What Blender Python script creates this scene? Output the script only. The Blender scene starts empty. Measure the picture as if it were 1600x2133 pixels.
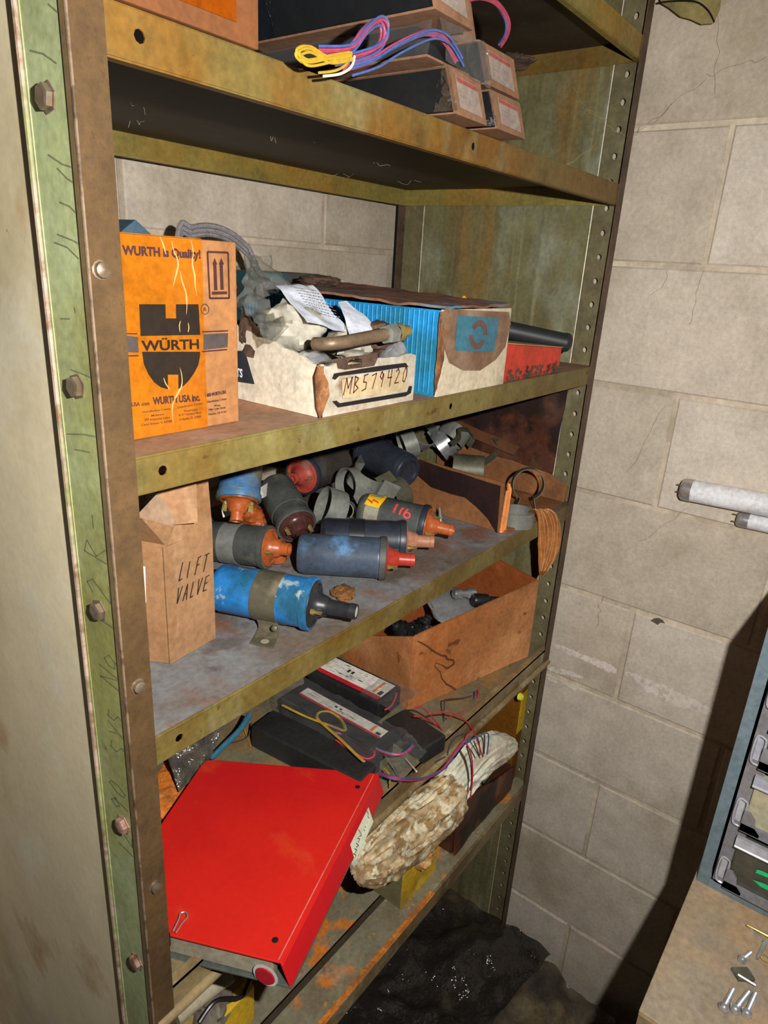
import bpy, math, random
from mathutils import Vector as V, Matrix, noise
random.seed(4)
SC = bpy.context.scene; COL = SC.collection
# ---------------------------------------------------------------- camera
CAM = V((-.2543, -.4409, -.0082)); YAW, PITCH, ROLL, FPX = .9316, -.3485, .0606, 1413.4
F = V((math.sin(YAW)*math.cos(PITCH), math.cos(YAW)*math.cos(PITCH), math.sin(PITCH)))
R0 = V((math.cos(YAW), -math.sin(YAW), 0)); U0 = R0.cross(F)
R = math.cos(ROLL)*R0 + math.sin(ROLL)*U0; U = -math.sin(ROLL)*R0 + math.cos(ROLL)*U0
cd = bpy.data.cameras.new('camera'); co = bpy.data.objects.new('camera', cd); COL.objects.link(co)
co.matrix_world = Matrix(((R.x, U.x, -F.x, CAM.x), (R.y, U.y, -F.y, CAM.y), (R.z, U.z, -F.z, CAM.z), (0, 0, 0, 1)))
cd.sensor_fit = 'VERTICAL'; cd.sensor_height = 24; cd.lens = FPX/2133*24; cd.clip_start = .01
SC.camera = co
# ---------------------------------------------------------------- light: the camera's flash and a faint room fill
w = bpy.data.worlds.new('room'); SC.world = w; w.use_nodes = True
w.node_tree.nodes['Background'].inputs[0].default_value = (1, .95, .88, 1)
w.node_tree.nodes['Background'].inputs[1].default_value = .008
ld = bpy.data.lights.new('flash', 'AREA'); ld.shape = 'RECTANGLE'; ld.size = .014; ld.size_y = .010
ld.energy = 13; ld.color = (1, .985, .96)
lo = bpy.data.objects.new('flash', ld); COL.objects.link(lo)
lp = CAM + R*.108 + U*.045
lo.matrix_world = Matrix(((R.x, U.x, -F.x, lp.x), (R.y, U.y, -F.y, lp.y), (R.z, U.z, -F.z, lp.z), (0, 0, 0, 1)))
SC.view_settings.view_transform = 'Standard'; SC.view_settings.look = 'None'
SC.view_settings.exposure = 0; SC.view_settings.gamma = 1; SC.view_settings.use_curve_mapping = False
# ---------------------------------------------------------------- helpers
def at(u, v, ax, val):
    """point of the plane x/y/z = val met by the photograph's line of sight (for reading off real positions)"""
    d = F + R*((u-800)/FPX) - U*((v-1066.5)/FPX); i = 'xyz'.index(ax)
    return CAM + d*((val-CAM[i])/d[i])
def lin(c): return tuple((x/255/12.92 if x/255 <= .04045 else ((x/255+.055)/1.055)**2.4) for x in c)
def alb(c, e=1): return tuple(min(.9, x/e) for x in lin(c))
def mat(name, c, e=1, rough=.6, metal=0, layers=(), bump=None, spec=.4, alpha=None, mot=.3):
    m = bpy.data.materials.new(name); m.use_nodes = True; nt = m.node_tree; b = nt.nodes['Principled BSDF']; N = nt.nodes.new; Lk = nt.links.new
    b.inputs['Roughness'].default_value = rough; b.inputs['Metallic'].default_value = metal
    b.inputs['Specular IOR Level'].default_value = spec
    tc = N('ShaderNodeTexCoord'); geo = N('ShaderNodeNewGeometry')
    def nz(scale, st=(1, 1, 1), det=5, off=0, ro=.6):
        mp = N('ShaderNodeMapping'); mp.inputs['Scale'].default_value = st; mp.inputs['Location'].default_value = (off, off*.7, -off)
        Lk(geo.outputs['Position'], mp.inputs[0]); n = N('ShaderNodeTexNoise'); n.inputs['Scale'].default_value = scale
        n.inputs['Detail'].default_value = det; n.inputs['Roughness'].default_value = ro; Lk(mp.outputs[0], n.inputs['Vector']); return n.outputs['Fac']
    col = N('ShaderNodeRGB'); col.outputs[0].default_value = (*alb(c, e), 1); cur = col.outputs[0]
    for k, ly in enumerate(layers):
        c2, sc, lo_, hi_ = ly[:4]; amt = ly[4] if len(ly) > 4 else 1; st = ly[5] if len(ly) > 5 else (1, 1, 1)
        f = nz(sc, st, 6, k*3.7+len(name)*.31)
        mr = N('ShaderNodeMapRange'); mr.inputs[1].default_value = lo_; mr.inputs[2].default_value = hi_; mr.inputs[4].default_value = amt
        mr.clamp = True; Lk(f, mr.inputs[0])
        mx = N('ShaderNodeMix'); mx.data_type = 'RGBA'; Lk(mr.outputs[0], mx.inputs[0]); Lk(cur, mx.inputs[6]); mx.inputs[7].default_value = (*alb(c2, e), 1); cur = mx.outputs[2]
    if mot:   # dust and handling: broad and fine tonal mottling of the surface itself
        a1 = nz(19, (1, 1, 1), 9, 5.3, .65); a2 = nz(140, (1, 1, 1), 5, 1.7, .6)
        ad = N('ShaderNodeMath'); ad.operation = 'ADD'; Lk(a1, ad.inputs[0]); Lk(a2, ad.inputs[1])
        mr = N('ShaderNodeMapRange'); mr.inputs[1].default_value = .72; mr.inputs[2].default_value = 1.28; mr.inputs[3].default_value = 1-mot; mr.inputs[4].default_value = 1+mot*.7; Lk(ad.outputs[0], mr.inputs[0])
        vm = N('ShaderNodeVectorMath'); vm.operation = 'SCALE'; Lk(cur, vm.inputs[0]); Lk(mr.outputs[0], vm.inputs[3]); cur = vm.outputs[0]
    Lk(cur, b.inputs['Base Color'])
    if bump:
        bn = N('ShaderNodeBump'); bn.inputs['Strength'].default_value = bump[1]; bn.inputs['Distance'].default_value = bump[2] if len(bump) > 2 else .002
        Lk(nz(bump[0], bump[3] if len(bump) > 3 else (1, 1, 1), 4), bn.inputs['Height']); Lk(bn.outputs[0], b.inputs['Normal'])
    if alpha is not None: b.inputs['Alpha'].default_value = alpha
    return m
def film(name, tint=(.95, .95, .95), gloss=.15, rough=.12, bump=60, diff=.5):
    m = bpy.data.materials.new(name); m.use_nodes = True; nt = m.node_tree; nt.nodes.remove(nt.nodes['Principled BSDF']); N = nt.nodes.new; Lk = nt.links.new
    out = nt.nodes['Material Output']; t = N('ShaderNodeBsdfTransparent'); t.inputs[0].default_value = (*tint, 1)
    g = N('ShaderNodeBsdfGlossy'); g.inputs['Roughness'].default_value = rough; d = N('ShaderNodeBsdfDiffuse'); d.inputs[0].default_value = (.5, .5, .48, 1)
    m1 = N('ShaderNodeMixShader'); m1.inputs[0].default_value = diff; Lk(g.outputs[0], m1.inputs[1]); Lk(d.outputs[0], m1.inputs[2])
    m2 = N('ShaderNodeMixShader'); m2.inputs[0].default_value = gloss; Lk(t.outputs[0], m2.inputs[1]); Lk(m1.outputs[0], m2.inputs[2]); Lk(m2.outputs[0], out.inputs[0])
    n = N('ShaderNodeTexNoise'); n.inputs['Scale'].default_value = bump; geo = N('ShaderNodeNewGeometry'); Lk(geo.outputs['Position'], n.inputs['Vector'])
    bn = N('ShaderNodeBump'); bn.inputs['Strength'].default_value = .8; bn.inputs['Distance'].default_value = .004; Lk(n.outputs[0], bn.inputs['Height']); Lk(bn.outputs[0], g.inputs['Normal'])
    return m
class MB:
    def __init__(s): s.v = []; s.f = []; s.mi = []; s.sm = []; s.cur = 0
    def add(s, vs, fs, smooth=False, mi=None):
        o = len(s.v); s.v += [V(p) for p in vs]
        for f in fs: s.f.append([i+o for i in f]); s.mi.append(s.cur if mi is None else mi); s.sm.append(smooth)
        return s
    def hexa(s, p):  # 8 points: bottom loop 0-3, top loop 4-7
        return s.add(p, [(0, 3, 2, 1), (4, 5, 6, 7), (0, 1, 5, 4), (1, 2, 6, 5), (2, 3, 7, 6), (3, 0, 4, 7)])
    def ob(s, o, ex, ey, ez):
        o, ex, ey, ez = map(V, (o, ex, ey, ez)); return s.hexa([o, o+ex, o+ex+ey, o+ey, o+ez, o+ex+ez, o+ex+ey+ez, o+ey+ez])
    def box(s, x0, x1, y0, y1, z0, z1): return s.ob((x0, y0, z0), (x1-x0, 0, 0), (0, y1-y0, 0), (0, 0, z1-z0))
    def prism(s, pts, th):
        pts = [V(p) for p in pts]; th = V(th); n = len(pts)
        return s.add(pts+[p+th for p in pts], [tuple(range(n))[::-1], tuple(range(n, 2*n))]+[(i, (i+1) % n, n+(i+1) % n, n+i) for i in range(n)])
    def tube(s, pts, r, seg=8, caps=True, r2=None):
        pts = [V(p) for p in pts]; n = len(pts); vs = []; nrm = None
        for i, p in enumerate(pts):
            t = (pts[min(i+1, n-1)]-pts[max(i-1, 0)]).normalized()
            if nrm is None: nrm = t.orthogonal().normalized()
            nrm = (nrm - t*nrm.dot(t)).normalized(); bn = t.cross(nrm)
            rr = r[i] if isinstance(r, (list, tuple)) else r
            for k in range(seg):
                a = 2*math.pi*k/seg; vs.append(p+(nrm*math.cos(a)+bn*math.sin(a))*rr)
        fs = [(i*seg+k, i*seg+(k+1) % seg, (i+1)*seg+(k+1) % seg, (i+1)*seg+k) for i in range(n-1) for k in range(seg)]
        s.add(vs, fs, True)
        if caps: s.add([vs[k] for k in range(seg)], [tuple(range(seg))[::-1]]); s.add(vs[-seg:], [tuple(range(seg))])
        return s
    def lathe(s, prof, M, seg=24, a0=0, a1=2*math.pi, smooth=True):
        full = abs(a1-a0-2*math.pi) < 1e-6; k2 = seg if full else seg+1; vs = []
        for r, z in prof:
            for k in range(k2):
                a = a0+(a1-a0)*k/seg; vs.append(M @ V((r*math.cos(a), r*math.sin(a), z)))
        fs = [(i*k2+k, i*k2+(k+1) % k2, (i+1)*k2+(k+1) % k2, (i+1)*k2+k) for i in range(len(prof)-1) for k in range(seg)]
        return s.add(vs, fs, smooth)
    def grid(s, fn, n, m, smooth=True):
        vs = [V(fn(i/n, j/m)) for j in range(m+1) for i in range(n+1)]
        return s.add(vs, [(j*(n+1)+i, j*(n+1)+i+1, (j+1)*(n+1)+i+1, (j+1)*(n+1)+i) for j in range(m) for i in range(n)], smooth)
def children(o): return [c for c in bpy.data.objects if c.parent == o]
def wloc(o):
    p = V((0, 0, 0))
    while o: p = p+o.location; o = o.parent
    return p
def obj(name, mb, m, parent=None, bevel=0, solid=0, sub=0, base=None):
    ms = m if isinstance(m, (list, tuple)) else [m]
    if parent is not None: org = wloc(parent)
    else:
        lo_ = V([min(v[i] for v in mb.v) for i in range(3)]); hi_ = V([max(v[i] for v in mb.v) for i in range(3)])
        org = V(((lo_.x+hi_.x)/2, (lo_.y+hi_.y)/2, lo_.z)) if base is None else V(base)
    me = bpy.data.meshes.new(name); me.from_pydata([tuple(v-org) for v in mb.v], [], mb.f); 
    for x in ms: me.materials.append(x)
    me.polygons.foreach_set('material_index', mb.mi); me.polygons.foreach_set('use_smooth', mb.sm); me.update()
    o = bpy.data.objects.new(name, me); COL.objects.link(o)
    if parent is not None: o.parent = parent
    else: o.location = org
    if solid: q = o.modifiers.new('s', 'SOLIDIFY'); q.thickness = solid; q.offset = 0
    if sub: q = o.modifiers.new('u', 'SUBSURF'); q.levels = sub; q.render_levels = sub
    if (solid or any(mb.sm)) and not sub: q = o.modifiers.new('e', 'EDGE_SPLIT'); q.split_angle = math.radians(42)
    if bevel: q = o.modifiers.new('b', 'BEVEL'); q.width = bevel; q.segments = 2; q.limit_method = 'ANGLE'; q.harden_normals = False
    return o
def tag(o, label, cat, group=None):
    o['label'] = label; o['category'] = cat
    if group: o['group'] = group
    return o
def thing(name, label, cat, loc, group=None):
    o = bpy.data.objects.new(name, None); COL.objects.link(o); o.location = loc; o.empty_display_size = .05; return tag(o, label, cat, group)
def struct(o): o['kind'] = 'structure'; return o
def stuff(o): o['kind'] = 'stuff'; return o
def frame(o, z, x=None):
    z = V(z).normalized(); x = V(x) if x is not None else z.orthogonal(); x = (x-z*x.dot(z)).normalized(); y = z.cross(x)
    return Matrix(((x.x, y.x, z.x, o[0]), (x.y, y.y, z.y, o[1]), (x.z, y.z, z.z, o[2]), (0, 0, 0, 1)))
def lettering(s, org, ex, ey, h, m, parent, sx=1, bold=0, name='lettering', align='LEFT'):
    """print s on a face: org = left end of baseline, ex/ey = right and up of the face"""
    ex = V(ex).normalized(); ey = V(ey).normalized(); n = ex.cross(ey)
    cu = bpy.data.curves.new('t', 'FONT'); cu.body = s; cu.size = 1; cu.offset = bold; cu.align_x = align; cu.resolution_u = 3
    to = bpy.data.objects.new('t', cu); me = bpy.data.meshes.new_from_object(to)
    mb = MB(); k = h/.7
    mb.add([V(org)+ex*(v.co.x*k*sx)+ey*(v.co.y*k)+n*.0004 for v in me.vertices], [tuple(p.vertices) for p in me.polygons])
    bpy.data.objects.remove(to); bpy.data.curves.remove(cu)
    return obj(name, mb, m, parent)
ST = {'M': [[(0, 0), (.15, 1), (.45, .35), (.8, 1), (.75, 0)]], 'B': [[(.1, 0), (.1, 1), (.5, .85), (.15, .52), (.6, .25), (.1, 0)]], '5': [[(.6, 1), (.15, .95), (.12, .55), (.5, .5), (.5, .1), (.05, .02)]],
      '7': [[(.05, .85), (.6, .95), (.3, 0)]], '9': [[(.5, .7), (.25, 1), (.05, .7), (.3, .5), (.5, .8), (.4, 0)]], '4': [[(.1, 1), (.05, .5), (.6, .5)], [(.5, 1), (.45, -.1)]], '2': [[(.05, .8), (.3, 1), (.5, .75), (.05, .05), (.6, .05)]],
      '0': [[(.3, 1), (.05, .6), (.1, .1), (.35, 0), (.55, .4), (.5, .85), (.3, 1)]], 'L': [[(.15, 1), (.1, 0), (.5, .05)]], 'I': [[(.1, .9), (.1, 0)]], 'F': [[(.5, 1), (.15, .95), (.1, 0)], [(.1, .5), (.45, .55)]], 'T': [[(0, .95), (.6, 1)], [(.3, .95), (.25, 0)]],
      'V': [[(0, 1), (.2, 0), (.55, 1)]], 'A': [[(0, 0), (.3, 1), (.55, 0)], [(.1, .4), (.5, .4)]], 'U': [[(0, 1), (.05, .1), (.35, .05), (.5, 1)]], 'E': [[(.6, 1), (.1, .95), (.05, .05), (.6, .05)], [(.1, .5), (.5, .55)]],
      'R': [[(.1, 0), (.1, 1), (.5, .85), (.15, .5), (.6, 0)]], '-': [[(.1, .5), (.5, .5)]], '1': [[(.2, 1), (.2, 0)]], 'S': [[(.5, .9), (.15, 1), (.1, .65), (.5, .35), (.4, .02), (0, .05)]], 'Y': [[(0, 1), (.25, .5)], [(.55, 1), (.15, 0)]], 'N': [[(.05, 0), (.1, 1), (.5, .05), (.55, 1)]],
      'o': [[(.25, .6), (.05, .4), (.1, .1), (.35, .05), (.5, .35), (.25, .6)]], '.': [[(.1, .05), (.18, .05)]], '/': [[(0, 0), (.5, 1)]], ' ': []}
def handwrite(s, org, ex, ey, h, m, parent, w_=.0006, sp=.85, slant=.12, name='handwriting', off=.0005, sx=.8):
    ex, ey = V(ex).normalized(), V(ey).normalized(); n = ex.cross(ey); mb = MB(); x = 0
    for ch in s:
        for st in ST.get(ch, []):
            for (a, b), (c, d) in zip(st, st[1:]):
                p = V(org)+ex*((x+a*sx+slant*b)*h)+ey*(b*h)+n*off; q = V(org)+ex*((x+c*sx+slant*d)*h)+ey*(d*h)+n*off
                t = (q-p).normalized(); s_ = t.cross(n)*w_; p2 = p-t*w_*.5; q2 = q+t*w_*.5
                mb.add([p2-s_, q2-s_, q2+s_, p2+s_], [(0, 1, 2, 3)])
        x += sp if ch != '.' else .4
    return obj(name, mb, m, parent)
def decal(polys, m, parent, name, n):
    mb = MB(); n = V(n)
    for p in polys:
        pts = [V(q)+n*.0005 for q in p]
        c = (pts[1]-pts[0]).cross(pts[2]-pts[0])
        mb.add(pts, [tuple(range(len(pts)))])
    return obj(name, mb, m, parent)
def curve(pts, n=8):  # Catmull-Rom
    pts = [V(p) for p in pts]; P = [pts[0]]+pts+[pts[-1]]; out = []
    for i in range(1, len(P)-2):
        a, b, c, d = P[i-1:i+3]
        for k in range(n):
            t = k/n; out.append(.5*((2*b)+(c-a)*t+(2*a-5*b+4*c-d)*t*t+(3*b-a-3*c+d)*t**3))
    out.append(pts[-1]); return out
def fold(name, p00, p10, p11, p01, m, amp, sc, n=24, k=24, solid=.0012, parent=None, sag=0, seed=0):
    p00, p10, p11, p01 = map(V, (p00, p10, p11, p01)); nr = (p10-p00).cross(p01-p00).normalized()
    def fn(a, b):
        p = (p00*(1-a)+p10*a)*(1-b)+(p01*(1-a)+p11*a)*b
        d = noise.noise(p*sc+V((seed, seed*.3, 0)))*amp+noise.noise(p*sc*2.7+V((0, seed, 3)))*amp*.45
        return p+nr*(d+sag*math.sin(a*math.pi)*math.sin(b*math.pi))
    return obj(name, MB().grid(fn, n, k), m, parent, solid=solid)
W, D, A_, XW, YB = .934, .433, .023, .957, .472
ZT, Z2, Z3, Z4, Z6, Z0, LIP = .134, -.154, -.408, -.723, -1.066, .335, .0295
FLOOR = -1.62
# ---------------------------------------------------------------- materials
m_block = [mat('concrete_block_%d' % i, c, .66, .92, layers=[((136, 122, 100), 5, .5, .72, .55), ((184, 172, 156), 11, .52, .7, .5), ((112, 98, 78), 420, .58, .74, .5), ((126, 110, 80), 2.6, .56, .74, .65), ((98, 84, 66), 900, .62, .7, .5)], bump=(380, .35, .0008), spec=.15, mot=.2) for i, c in enumerate(((176, 164, 148), (168, 156, 139), (180, 169, 154), (164, 151, 133)))]
m_mortar = mat('mortar', (182, 168, 148), .66, .95, layers=[((150, 138, 120), 6, .42, .6, .9), ((140, 126, 108), 22, .5, .66, .6)], bump=(120, .5, .001), mot=.2)
m_floor = mat('grimy_floor', (92, 84, 72), .35, .8, layers=[((50, 46, 40), 12, .45, .65), ((120, 108, 90), 40, .55, .7, .5)], bump=(30, .5))
m_green = mat('pale_green_paint', (172, 180, 130), 1.0, .5, layers=[((150, 146, 76), 7, .40, .62, .85, (1, 1, .4)), ((120, 92, 40), 26, .66, .73, .7), ((186, 200, 152), 5, .52, .7, .6)], bump=(200, .15, .0005))
m_front = mat('dirty_brown_post', (138, 102, 58), 2.5, .8, layers=[((112, 82, 40), 9, .45, .65, .7), ((96, 66, 38), 320, .56, .7, .5), ((160, 128, 84), 60, .64, .75, .4)], bump=(500, .5, .0006))
m_postr = mat('dark_brown_post', (66, 50, 38), .45, .6, layers=[((44, 34, 26), 20, .45, .7), ((92, 74, 52), 60, .6, .75, .6)], bump=(300, .2, .0005))
m_legr = mat('olive_post', (86, 80, 56), .5, .5, layers=[((68, 56, 38), 20, .45, .7, .7), ((110, 106, 84), 9, .55, .75, .6)], bump=(300, .2, .0005))
m_panel = mat('olive_side_panel', (84, 80, 54), .46, .45, layers=[((98, 74, 34), 15, .48, .66, .75, (1, 1, .16)), ((62, 58, 40), 40, .5, .66, .7, (1, 1, .05)), ((112, 116, 100), 6, .54, .70, .8, (1, 1, .5)), ((110, 108, 84), 60, .6, .72, .5, (1, 1, .04)), ((56, 42, 30), 50, .68, .74, .7, (1, 1, .4))], bump=(120, .12, .0005))
m_white = mat('stained_white_panel', (206, 192, 160), .70, .6, layers=[((164, 150, 112), 3.2, .45, .65, .8, (1, 1, .6)), ((158, 116, 62), 6, .6, .72, .8), ((210, 204, 186), 5, .55, .68, .6), ((110, 84, 60), 70, .74, .77, .8)], mot=.1, spec=.3)
m_lip = mat('rusty_yellow_olive_lip', (132, 112, 58), 1.45, .5, layers=[((148, 98, 28), 6, .46, .64, .85, (1, 1, 1)), ((104, 76, 34), 18, .55, .7, .7, (1, 1, .6)), ((160, 156, 112), 11, .58, .72, .7, (1, 1, .4)), ((70, 36, 16), 70, .66, .74, .9)], bump=(160, .2, .0006))
m_lip2 = mat('olive_lip', (138, 122, 66), 1.45, .5, layers=[((122, 88, 28), 7, .46, .62, .85), ((110, 96, 46), 18, .5, .7, .7, (1, 1, .6)), ((176, 170, 124), 11, .58, .72, .6, (1, 1, .4)), ((84, 40, 18), 60, .66, .74, .9)], bump=(160, .2, .0006))
m_lip4 = mat('grey_brown_lip', (98, 84, 58), .4, .45, layers=[((66, 50, 30), 10, .45, .62, .8), ((124, 116, 96), 18, .56, .72, .7)], bump=(160, .2, .0006))
m_back = mat('olive_back_lip', (112, 100, 48), .6, .5, layers=[((128, 92, 34), 7, .46, .64, .8), ((86, 78, 42), 18, .5, .7, .7)])
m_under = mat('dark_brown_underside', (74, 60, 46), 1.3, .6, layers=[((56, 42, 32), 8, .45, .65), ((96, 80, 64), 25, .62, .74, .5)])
m_deck2 = mat('dusty_tan_deck', (156, 120, 92), .95, .75, layers=[((140, 104, 76), 14, .45, .65, .8), ((196, 130, 84), 6, .56, .72, .6), ((150, 142, 132), 9, .56, .7, .6)], bump=(200, .25, .0006))
m_deck3 = mat('grey_deck_with_rust', (132, 132, 132), 1.1, .6, layers=[((116, 100, 86), 5.5, .44, .56, .95), ((140, 96, 70), 11, .53, .64, .85), ((90, 80, 70), 22, .58, .7, .7), ((170, 108, 44), 26, .68, .74, .8)], bump=(160, .25, .0006))
m_deck4 = mat('dusty_green_grey_deck', (104, 98, 74), .72, .6, layers=[((140, 96, 48), 9, .52, .66, .8), ((92, 88, 70), 16, .5, .7, .7), ((150, 148, 132), 8, .58, .72, .6)], bump=(160, .25, .0006))
m_deck6 = mat('rust_spotted_grey_deck', (106, 100, 80), .5, .6, layers=[((92, 78, 56), 9, .45, .65, .8), ((186, 100, 26), 11, .56, .63, .95), ((140, 140, 120), 16, .58, .72, .6), ((210, 120, 36), 60, .64, .7, .7)], bump=(200, .4, .001))
m_rust = mat('orange_rust', (190, 98, 28), .5, .9, layers=[((120, 72, 34), 30, .45, .6, .9), ((214, 134, 50), 90, .55, .7, .7)], bump=(220, .8, .002))
m_dark = mat('black_gap', (14, 12, 10), 1, .9)
m_bolt = mat('dull_steel', (170, 150, 126), 1.4, .4, .6, layers=[((130, 100, 70), 80, .45, .7, .7)])
m_boltp = mat('pink_primed_bolt', (190, 150, 130), 1.4, .5, .2, layers=[((150, 90, 70), 90, .5, .6, .8)])
m_pencil = mat('pencil', (118, 122, 86), 1.0, .8)
m_or = mat('orange_carton', (226, 138, 50), 2.1, .55, layers=[((244, 164, 84), 3, .4, .7, .6), ((226, 132, 34), 9, .5, .7, .5)], bump=(90, .1, .001))
m_orT = mat('pale_orange_carton_edge', (222, 152, 92), 2.1, .6, layers=[((220, 150, 90), 12, .45, .7, .6)])
m_tape = mat('glossy_orange_tape', (230, 134, 30), 2.0, .12, layers=[((222, 118, 16), 9, .45, .7, .6)], bump=(26, .35, .004, (1, 1, .25)), spec=.6)
m_or2 = mat('tan_carton_top_shelf', (186, 116, 66), 2.7, .6, layers=[((190, 112, 60), 10, .45, .7, .7)])
m_tape2 = mat('glossy_orange_tape_top', (200, 96, 10), 2.3, .12, layers=[((190, 88, 8), 9, .45, .7, .6)], bump=(26, .35, .004, (1, 1, .25)), spec=.6)
m_ink = mat('dark_ink', (52, 38, 26), 1.75, .5)
m_inkp = mat('purple_brown_ink', (86, 50, 50), 1.75, .6)
m_inkg = mat('grey_print', (98, 84, 80), 1.75, .6)
m_black_ink = mat('black_marker', (30, 22, 20), 1, .7)
m_wht = mat('white_carton', (216, 202, 178), 1.45, .7, layers=[((198, 178, 150), 12, .48, .68, .6), ((150, 96, 52), 9, .63, .7, .8), ((236, 230, 216), 20, .55, .7, .6)], bump=(140, .2, .001))
m_whtL = mat('white_carton_side', (206, 194, 172), .9, .7, layers=[((186, 170, 146), 8, .48, .66, .7), ((228, 222, 210), 20, .55, .7, .6)], bump=(60, .4, .002))
m_brd = mat('scorched_card_edge', (150, 98, 58), 1.0, .85, layers=[((92, 54, 32), 30, .45, .6, .9), ((200, 160, 116), 50, .6, .7, .7)], bump=(180, .7, .002))
m_dkcard = mat('oil_soaked_dark_card', (84, 62, 48), .9, .85, layers=[((50, 34, 26), 40, .45, .6, .9), ((120, 92, 70), 90, .6, .7, .6)], bump=(240, .8, .002))
m_cream = mat('cream_label', (232, 204, 156), 1.5, .7)
m_blue = mat('bright_blue_carton', (22, 124, 176), .85, .6, layers=[((22, 96, 116), 8, .5, .6, .85, (1, 1, 1)), ((20, 120, 176), 30, .5, .7, .5)], bump=(20, .1))
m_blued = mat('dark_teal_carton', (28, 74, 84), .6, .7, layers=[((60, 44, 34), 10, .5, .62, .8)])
m_bwht = mat('cream_carton_front', (210, 194, 164), 1.1, .75, layers=[((196, 178, 146), 9, .5, .68, .6), ((150, 116, 82), 26, .62, .7, .6)], bump=(70, .45, .002))
m_bstain = mat('brown_grease_stain', (126, 98, 76), .85, .75, layers=[((96, 66, 44), 20, .45, .62, .8), ((160, 136, 120), 12, .56, .72, .8)])
m_bteal = mat('teal_print', (56, 106, 122), .85, .7, layers=[((86, 92, 92), 16, .5, .68, .7)])
m_red = mat('red_tin', (184, 48, 30), .75, .5, layers=[((140, 44, 30), 9, .46, .62, .8), ((110, 70, 48), 40, .66, .72, .8)])
m_redtop = mat('dusty_red_top', (120, 96, 72), .35, .8, layers=[((96, 70, 50), 20, .45, .66, .7)])
m_rod = mat('black_rubber', (32, 33, 34), .6, .5, layers=[((54, 54, 52), 14, .52, .7, .6)])
m_card = mat('tan_cardboard', (204, 152, 106), 1.8, .8, layers=[((200, 146, 96), 10, .46, .66, .6, (1, 1, .4)), ((178, 116, 68), 14, .6, .68, .7), ((230, 184, 140), 60, .55, .7, .5, (1, 1, .1))], bump=(150, .25, .001, (1, 1, .08)))
m_cardsh = mat('tan_cardboard_flap', (170, 140, 112), 1.2, .8, layers=[((140, 116, 96), 10, .46, .66, .6)])
m_card4 = mat('brown_cardboard', (164, 106, 60), .8, .85, layers=[((206, 144, 92), 4, .46, .6, .85), ((168, 92, 36), 6, .5, .66, .7), ((104, 58, 26), 13, .61, .645, .9), ((120, 84, 60), 8, .66, .72, .7)], bump=(120, .3, .001, (1, 1, .15)))
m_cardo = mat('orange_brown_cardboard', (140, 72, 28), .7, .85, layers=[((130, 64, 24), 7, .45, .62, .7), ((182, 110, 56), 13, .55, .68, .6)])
m_cardt = mat('tray_cardboard', (128, 82, 46), .85, .85, layers=[((120, 78, 44), 8, .45, .64, .7), ((176, 116, 64), 13, .55, .68, .6), ((84, 62, 44), 18, .62, .7, .6)], bump=(100, .3, .001))
m_tar = mat('tar_stained_card', (40, 24, 22), .8, .5, layers=[((30, 18, 18), 14, .45, .62, .8), ((80, 36, 22), 9, .58, .72, .8)])
m_dkred = mat('dark_red_brown_box', (62, 34, 22), .5, .45, layers=[((26, 16, 14), 9, .44, .54, .95), ((104, 58, 26), 14, .58, .66, .7, (1, 1, .5))])
m_film = film('clear_wrap', gloss=.09, rough=.08)
m_wrap2 = film('shiny_wrap', gloss=.16, rough=.06, bump=70, diff=.06)
m_bag = film('dusty_clear_bag', (.86, .85, .79), .26, .1, 45)
m_ball = mat('black_enamel', (24, 28, 34), 1.0, .3, layers=[((40, 44, 50), 14, .5, .7, .7)], spec=.5)
m_bal4 = mat('dull_black_enamel', (38, 37, 36), .75, .45, layers=[((24, 23, 24), 9, .48, .66, .7), ((60, 58, 54), 60, .66, .72, .5)], spec=.5)
m_bcap = mat('tan_card_end_cap', (176, 128, 94), 1.7, .8, layers=[((168, 118, 80), 30, .5, .68, .6)])
m_blab = mat('dusty_pink_label', (190, 170, 154), 1.6, .7, layers=[((186, 160, 146), 40, .48, .66, .6)])
m_bred = mat('pink_red_stripe', (196, 96, 84), 1.6, .7)
m_bgry = mat('grey_print_small', (150, 134, 124), 1.0, .7)
m_lab = mat('white_label', (214, 208, 196), .75, .5, layers=[((190, 180, 164), 30, .5, .68, .5)])
m_labr = mat('red_stripe', (180, 34, 44), .75, .5)
m_labo = mat('orange_stripe', (222, 120, 40), .75, .5)
m_labk = mat('black_print', (46, 44, 44), .75, .6)
m_labg = mat('faint_grey_print', (168, 164, 156), .75, .6)
m_wr = mat('red_wire', (196, 48, 70), .8, .35); m_wb = mat('blue_wire', (70, 96, 150), .8, .35); m_wy = mat('yellow_wire', (186, 150, 44), 1.1, .35)
m_ww = mat('white_wire', (210, 200, 180), .8, .35); m_wg = mat('dark_grey_wire', (60, 62, 64), .8, .4); m_wbb = mat('bright_blue_wire', (84, 108, 172), 1.3, .3); m_wrr = mat('pink_wire', (196, 76, 104), 1.3, .3)
m_bind = mat('red_vinyl', (206, 36, 26), .9, .45, layers=[((196, 26, 28), 4, .45, .66, .8), ((210, 86, 44), 11, .62, .74, .5, (1, .6, 1))], bump=(500, .08, .0005), spec=.3, mot=.07)
m_binds = mat('red_vinyl_spine', (196, 26, 32), .75, .4, mot=.08)
m_pages = mat('grey_translucent_pages', (128, 120, 102), .55, .35, layers=[((166, 158, 140), 6, .5, .7, .8), ((96, 90, 76), 9, .5, .7, .6)])
m_silver = mat('zinc_steel', (196, 198, 200), .8, .3, .75, layers=[((120, 120, 116), 20, .5, .68, .7)])
m_clamp = mat('grey_clamp_steel', (122, 122, 114), .75, .42, .35, layers=[((88, 86, 76), 24, .5, .68, .7), ((150, 150, 146), 12, .58, .72, .6)])
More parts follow.
